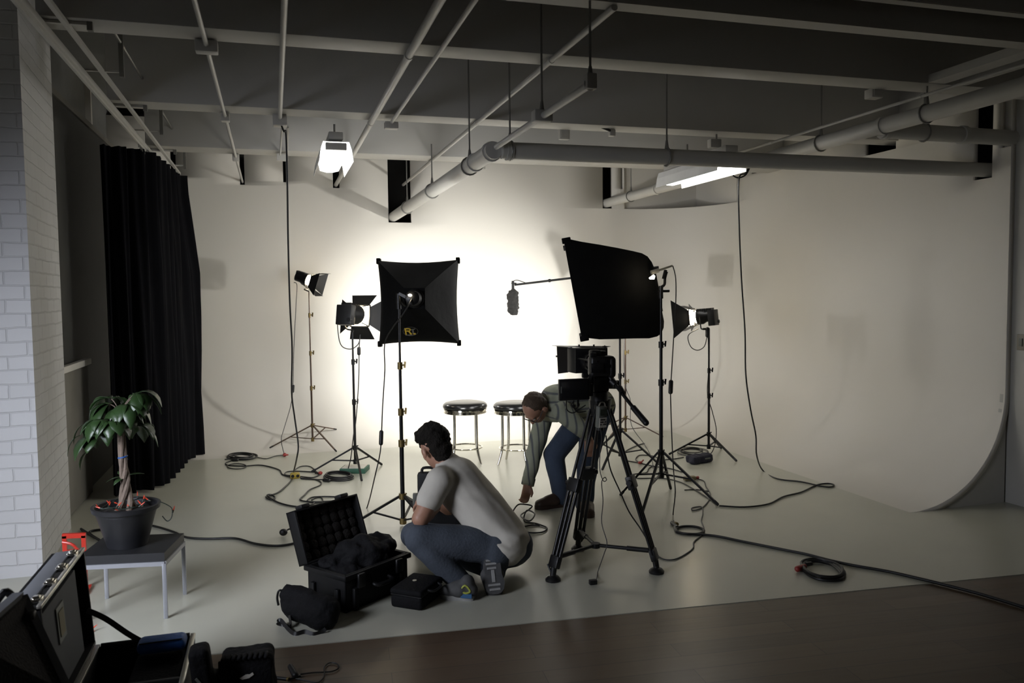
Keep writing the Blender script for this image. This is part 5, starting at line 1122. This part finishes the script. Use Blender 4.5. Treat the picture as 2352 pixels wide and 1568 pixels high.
# tangle between the stands on the far side
fcable([(1570, 1050), (1545, 1054), (1520, 1055), (1500, 1047), (1470, 1045), (1460, 1055), (1470, 1062), (1480, 1066)], .005, 'thin black cable leading from the sandbag coil to the boom stand')
fcable([(1480, 1018), (1465, 1022), (1440, 1034), (1430, 1046), (1434, 1056), (1470, 1063), (1500, 1070), (1540, 1076), (1568, 1084)], .0055, 'black cable curving under the boom stand legs')
fcable([(1500, 1068), (1490, 1076), (1484, 1085), (1460, 1088), (1446, 1092), (1465, 1098), (1520, 1098), (1560, 1106), (1592, 1122), (1630, 1146), (1648, 1160)], .005, 'thin black cable passing under the tall softbox stand')
fcable([(1594, 1098), (1616, 1104), (1622, 1118), (1630, 1130), (1632, 1140), (1626, 1152), (1612, 1166), (1592, 1172), (1590, 1166), (1612, 1164), (1614, 1180), (1611, 1196), (1617, 1214), (1612, 1228), (1594, 1244), (1592, 1258), (1575, 1272), (1550, 1284), (1525, 1284), (1508, 1272), (1498, 1252)], .0045, 'thin grey cable winding from the softbox stand round to the tripod foot', m='cableg')
fcable([(1572, 1125), (1600, 1124), (1628, 1128)], .0045, 'short dark cable end beside the softbox stand leg')
t = tag(MB().box(fl(1584, 1098, .022), (.11, .05, .036), bev=.008).build('power_splitter', 'olive'), 'tan power splitter under the tall softbox stand', 'power splitter'); MB().cyl(fl(1598, 1097, .02), fl(1604, 1096, .02), .012).build('plug', 'redplug', t)
t = tag(MB().ell(fl(1470, 1062, .016), .022, .014, .014).build('cable_plug', 'redplug'), 'red plug on the cable under the boom stand', 'plug'); MB().cyl(fl(1474, 1060, .016), fl(1478, 1056, .03), .007).build('tab', 'redplug', t)
# camera cables
c_ = cable('recorder_cable', [rm @ V((0, 0, -.066)), at(1382, 1010, 4.36), at(1378, 1040, 4.38), at(1378, 1080, 4.40), at(1386, 1104, 4.42), at(1393, 1102, 4.42), at(1389, 1096, 4.42), at(1382, 1108, 4.42), at(1385, 1150, 4.36), at(1382, 1200, 4.3), at(1394, 1245, 4.25)]+[at(1388, 1270, 4.24)]+floor_pts([(1374, 1310), (1370, 1330)], .012), .0028, 'thin cable dangling from the audio recorder to a small box on the floor', 'cableg')
MB().box(fl(1362, 1336, .014), (.045, .03, .028), bev=.005).build('connector_box', 'black', c_)
cable('camera_cable', [at(1392, 1000, 4.6), at(1400, 1070, 4.62), at(1425, 1130, 4.64), at(1445, 1175, 4.62), at(1470, 1212, 4.58), at(1490, 1245, 4.5)]+floor_pts([(1512, 1282)], .006), .0045, 'black cable hanging slack between the tripod legs')
# cable in the bending man's hand
hc = B['rw']
cable('held_cable', [fl(1172, 1185, .03), at(1188, 1160, 5.72), at(1206, 1158, 5.80), at(1222, 1162, 5.78), at(1212, 1172, 5.74)]+floor_pts([(1196, 1184)], .05)+floor_pts([(1216, 1196), (1228, 1180), (1210, 1172)], .06)+floor_pts([(1204, 1196), (1232, 1202), (1256, 1212), (1244, 1222), (1212, 1222), (1190, 1214), (1218, 1206), (1240, 1206)], .007), .0055, 'loose bunch of black cable picked up by the bending person')
# cable from the curtain side past the table to the hard case
c_ = fcable([(186, 1214), (215, 1232), (240, 1246), (205, 1222), (250, 1214), (330, 1206), (362, 1210), (400, 1222), (430, 1234), (480, 1237), (540, 1236), (585, 1248), (630, 1253), (668, 1249), (700, 1238)], .008, 'thick black cable running behind the side table to the open hard case')
t = tag(MB().ell(fl(651, 1222, .03), .028, .022, .024).build('cable_plug', 'black'), 'round black plug lying beside the open hard case lid', 'plug'); MB().tube([fl(655, 1220, .035), fl(668, 1214, .04), fl(690, 1222, .03)], .006, 6, 4).build('lead', 'cable', t)
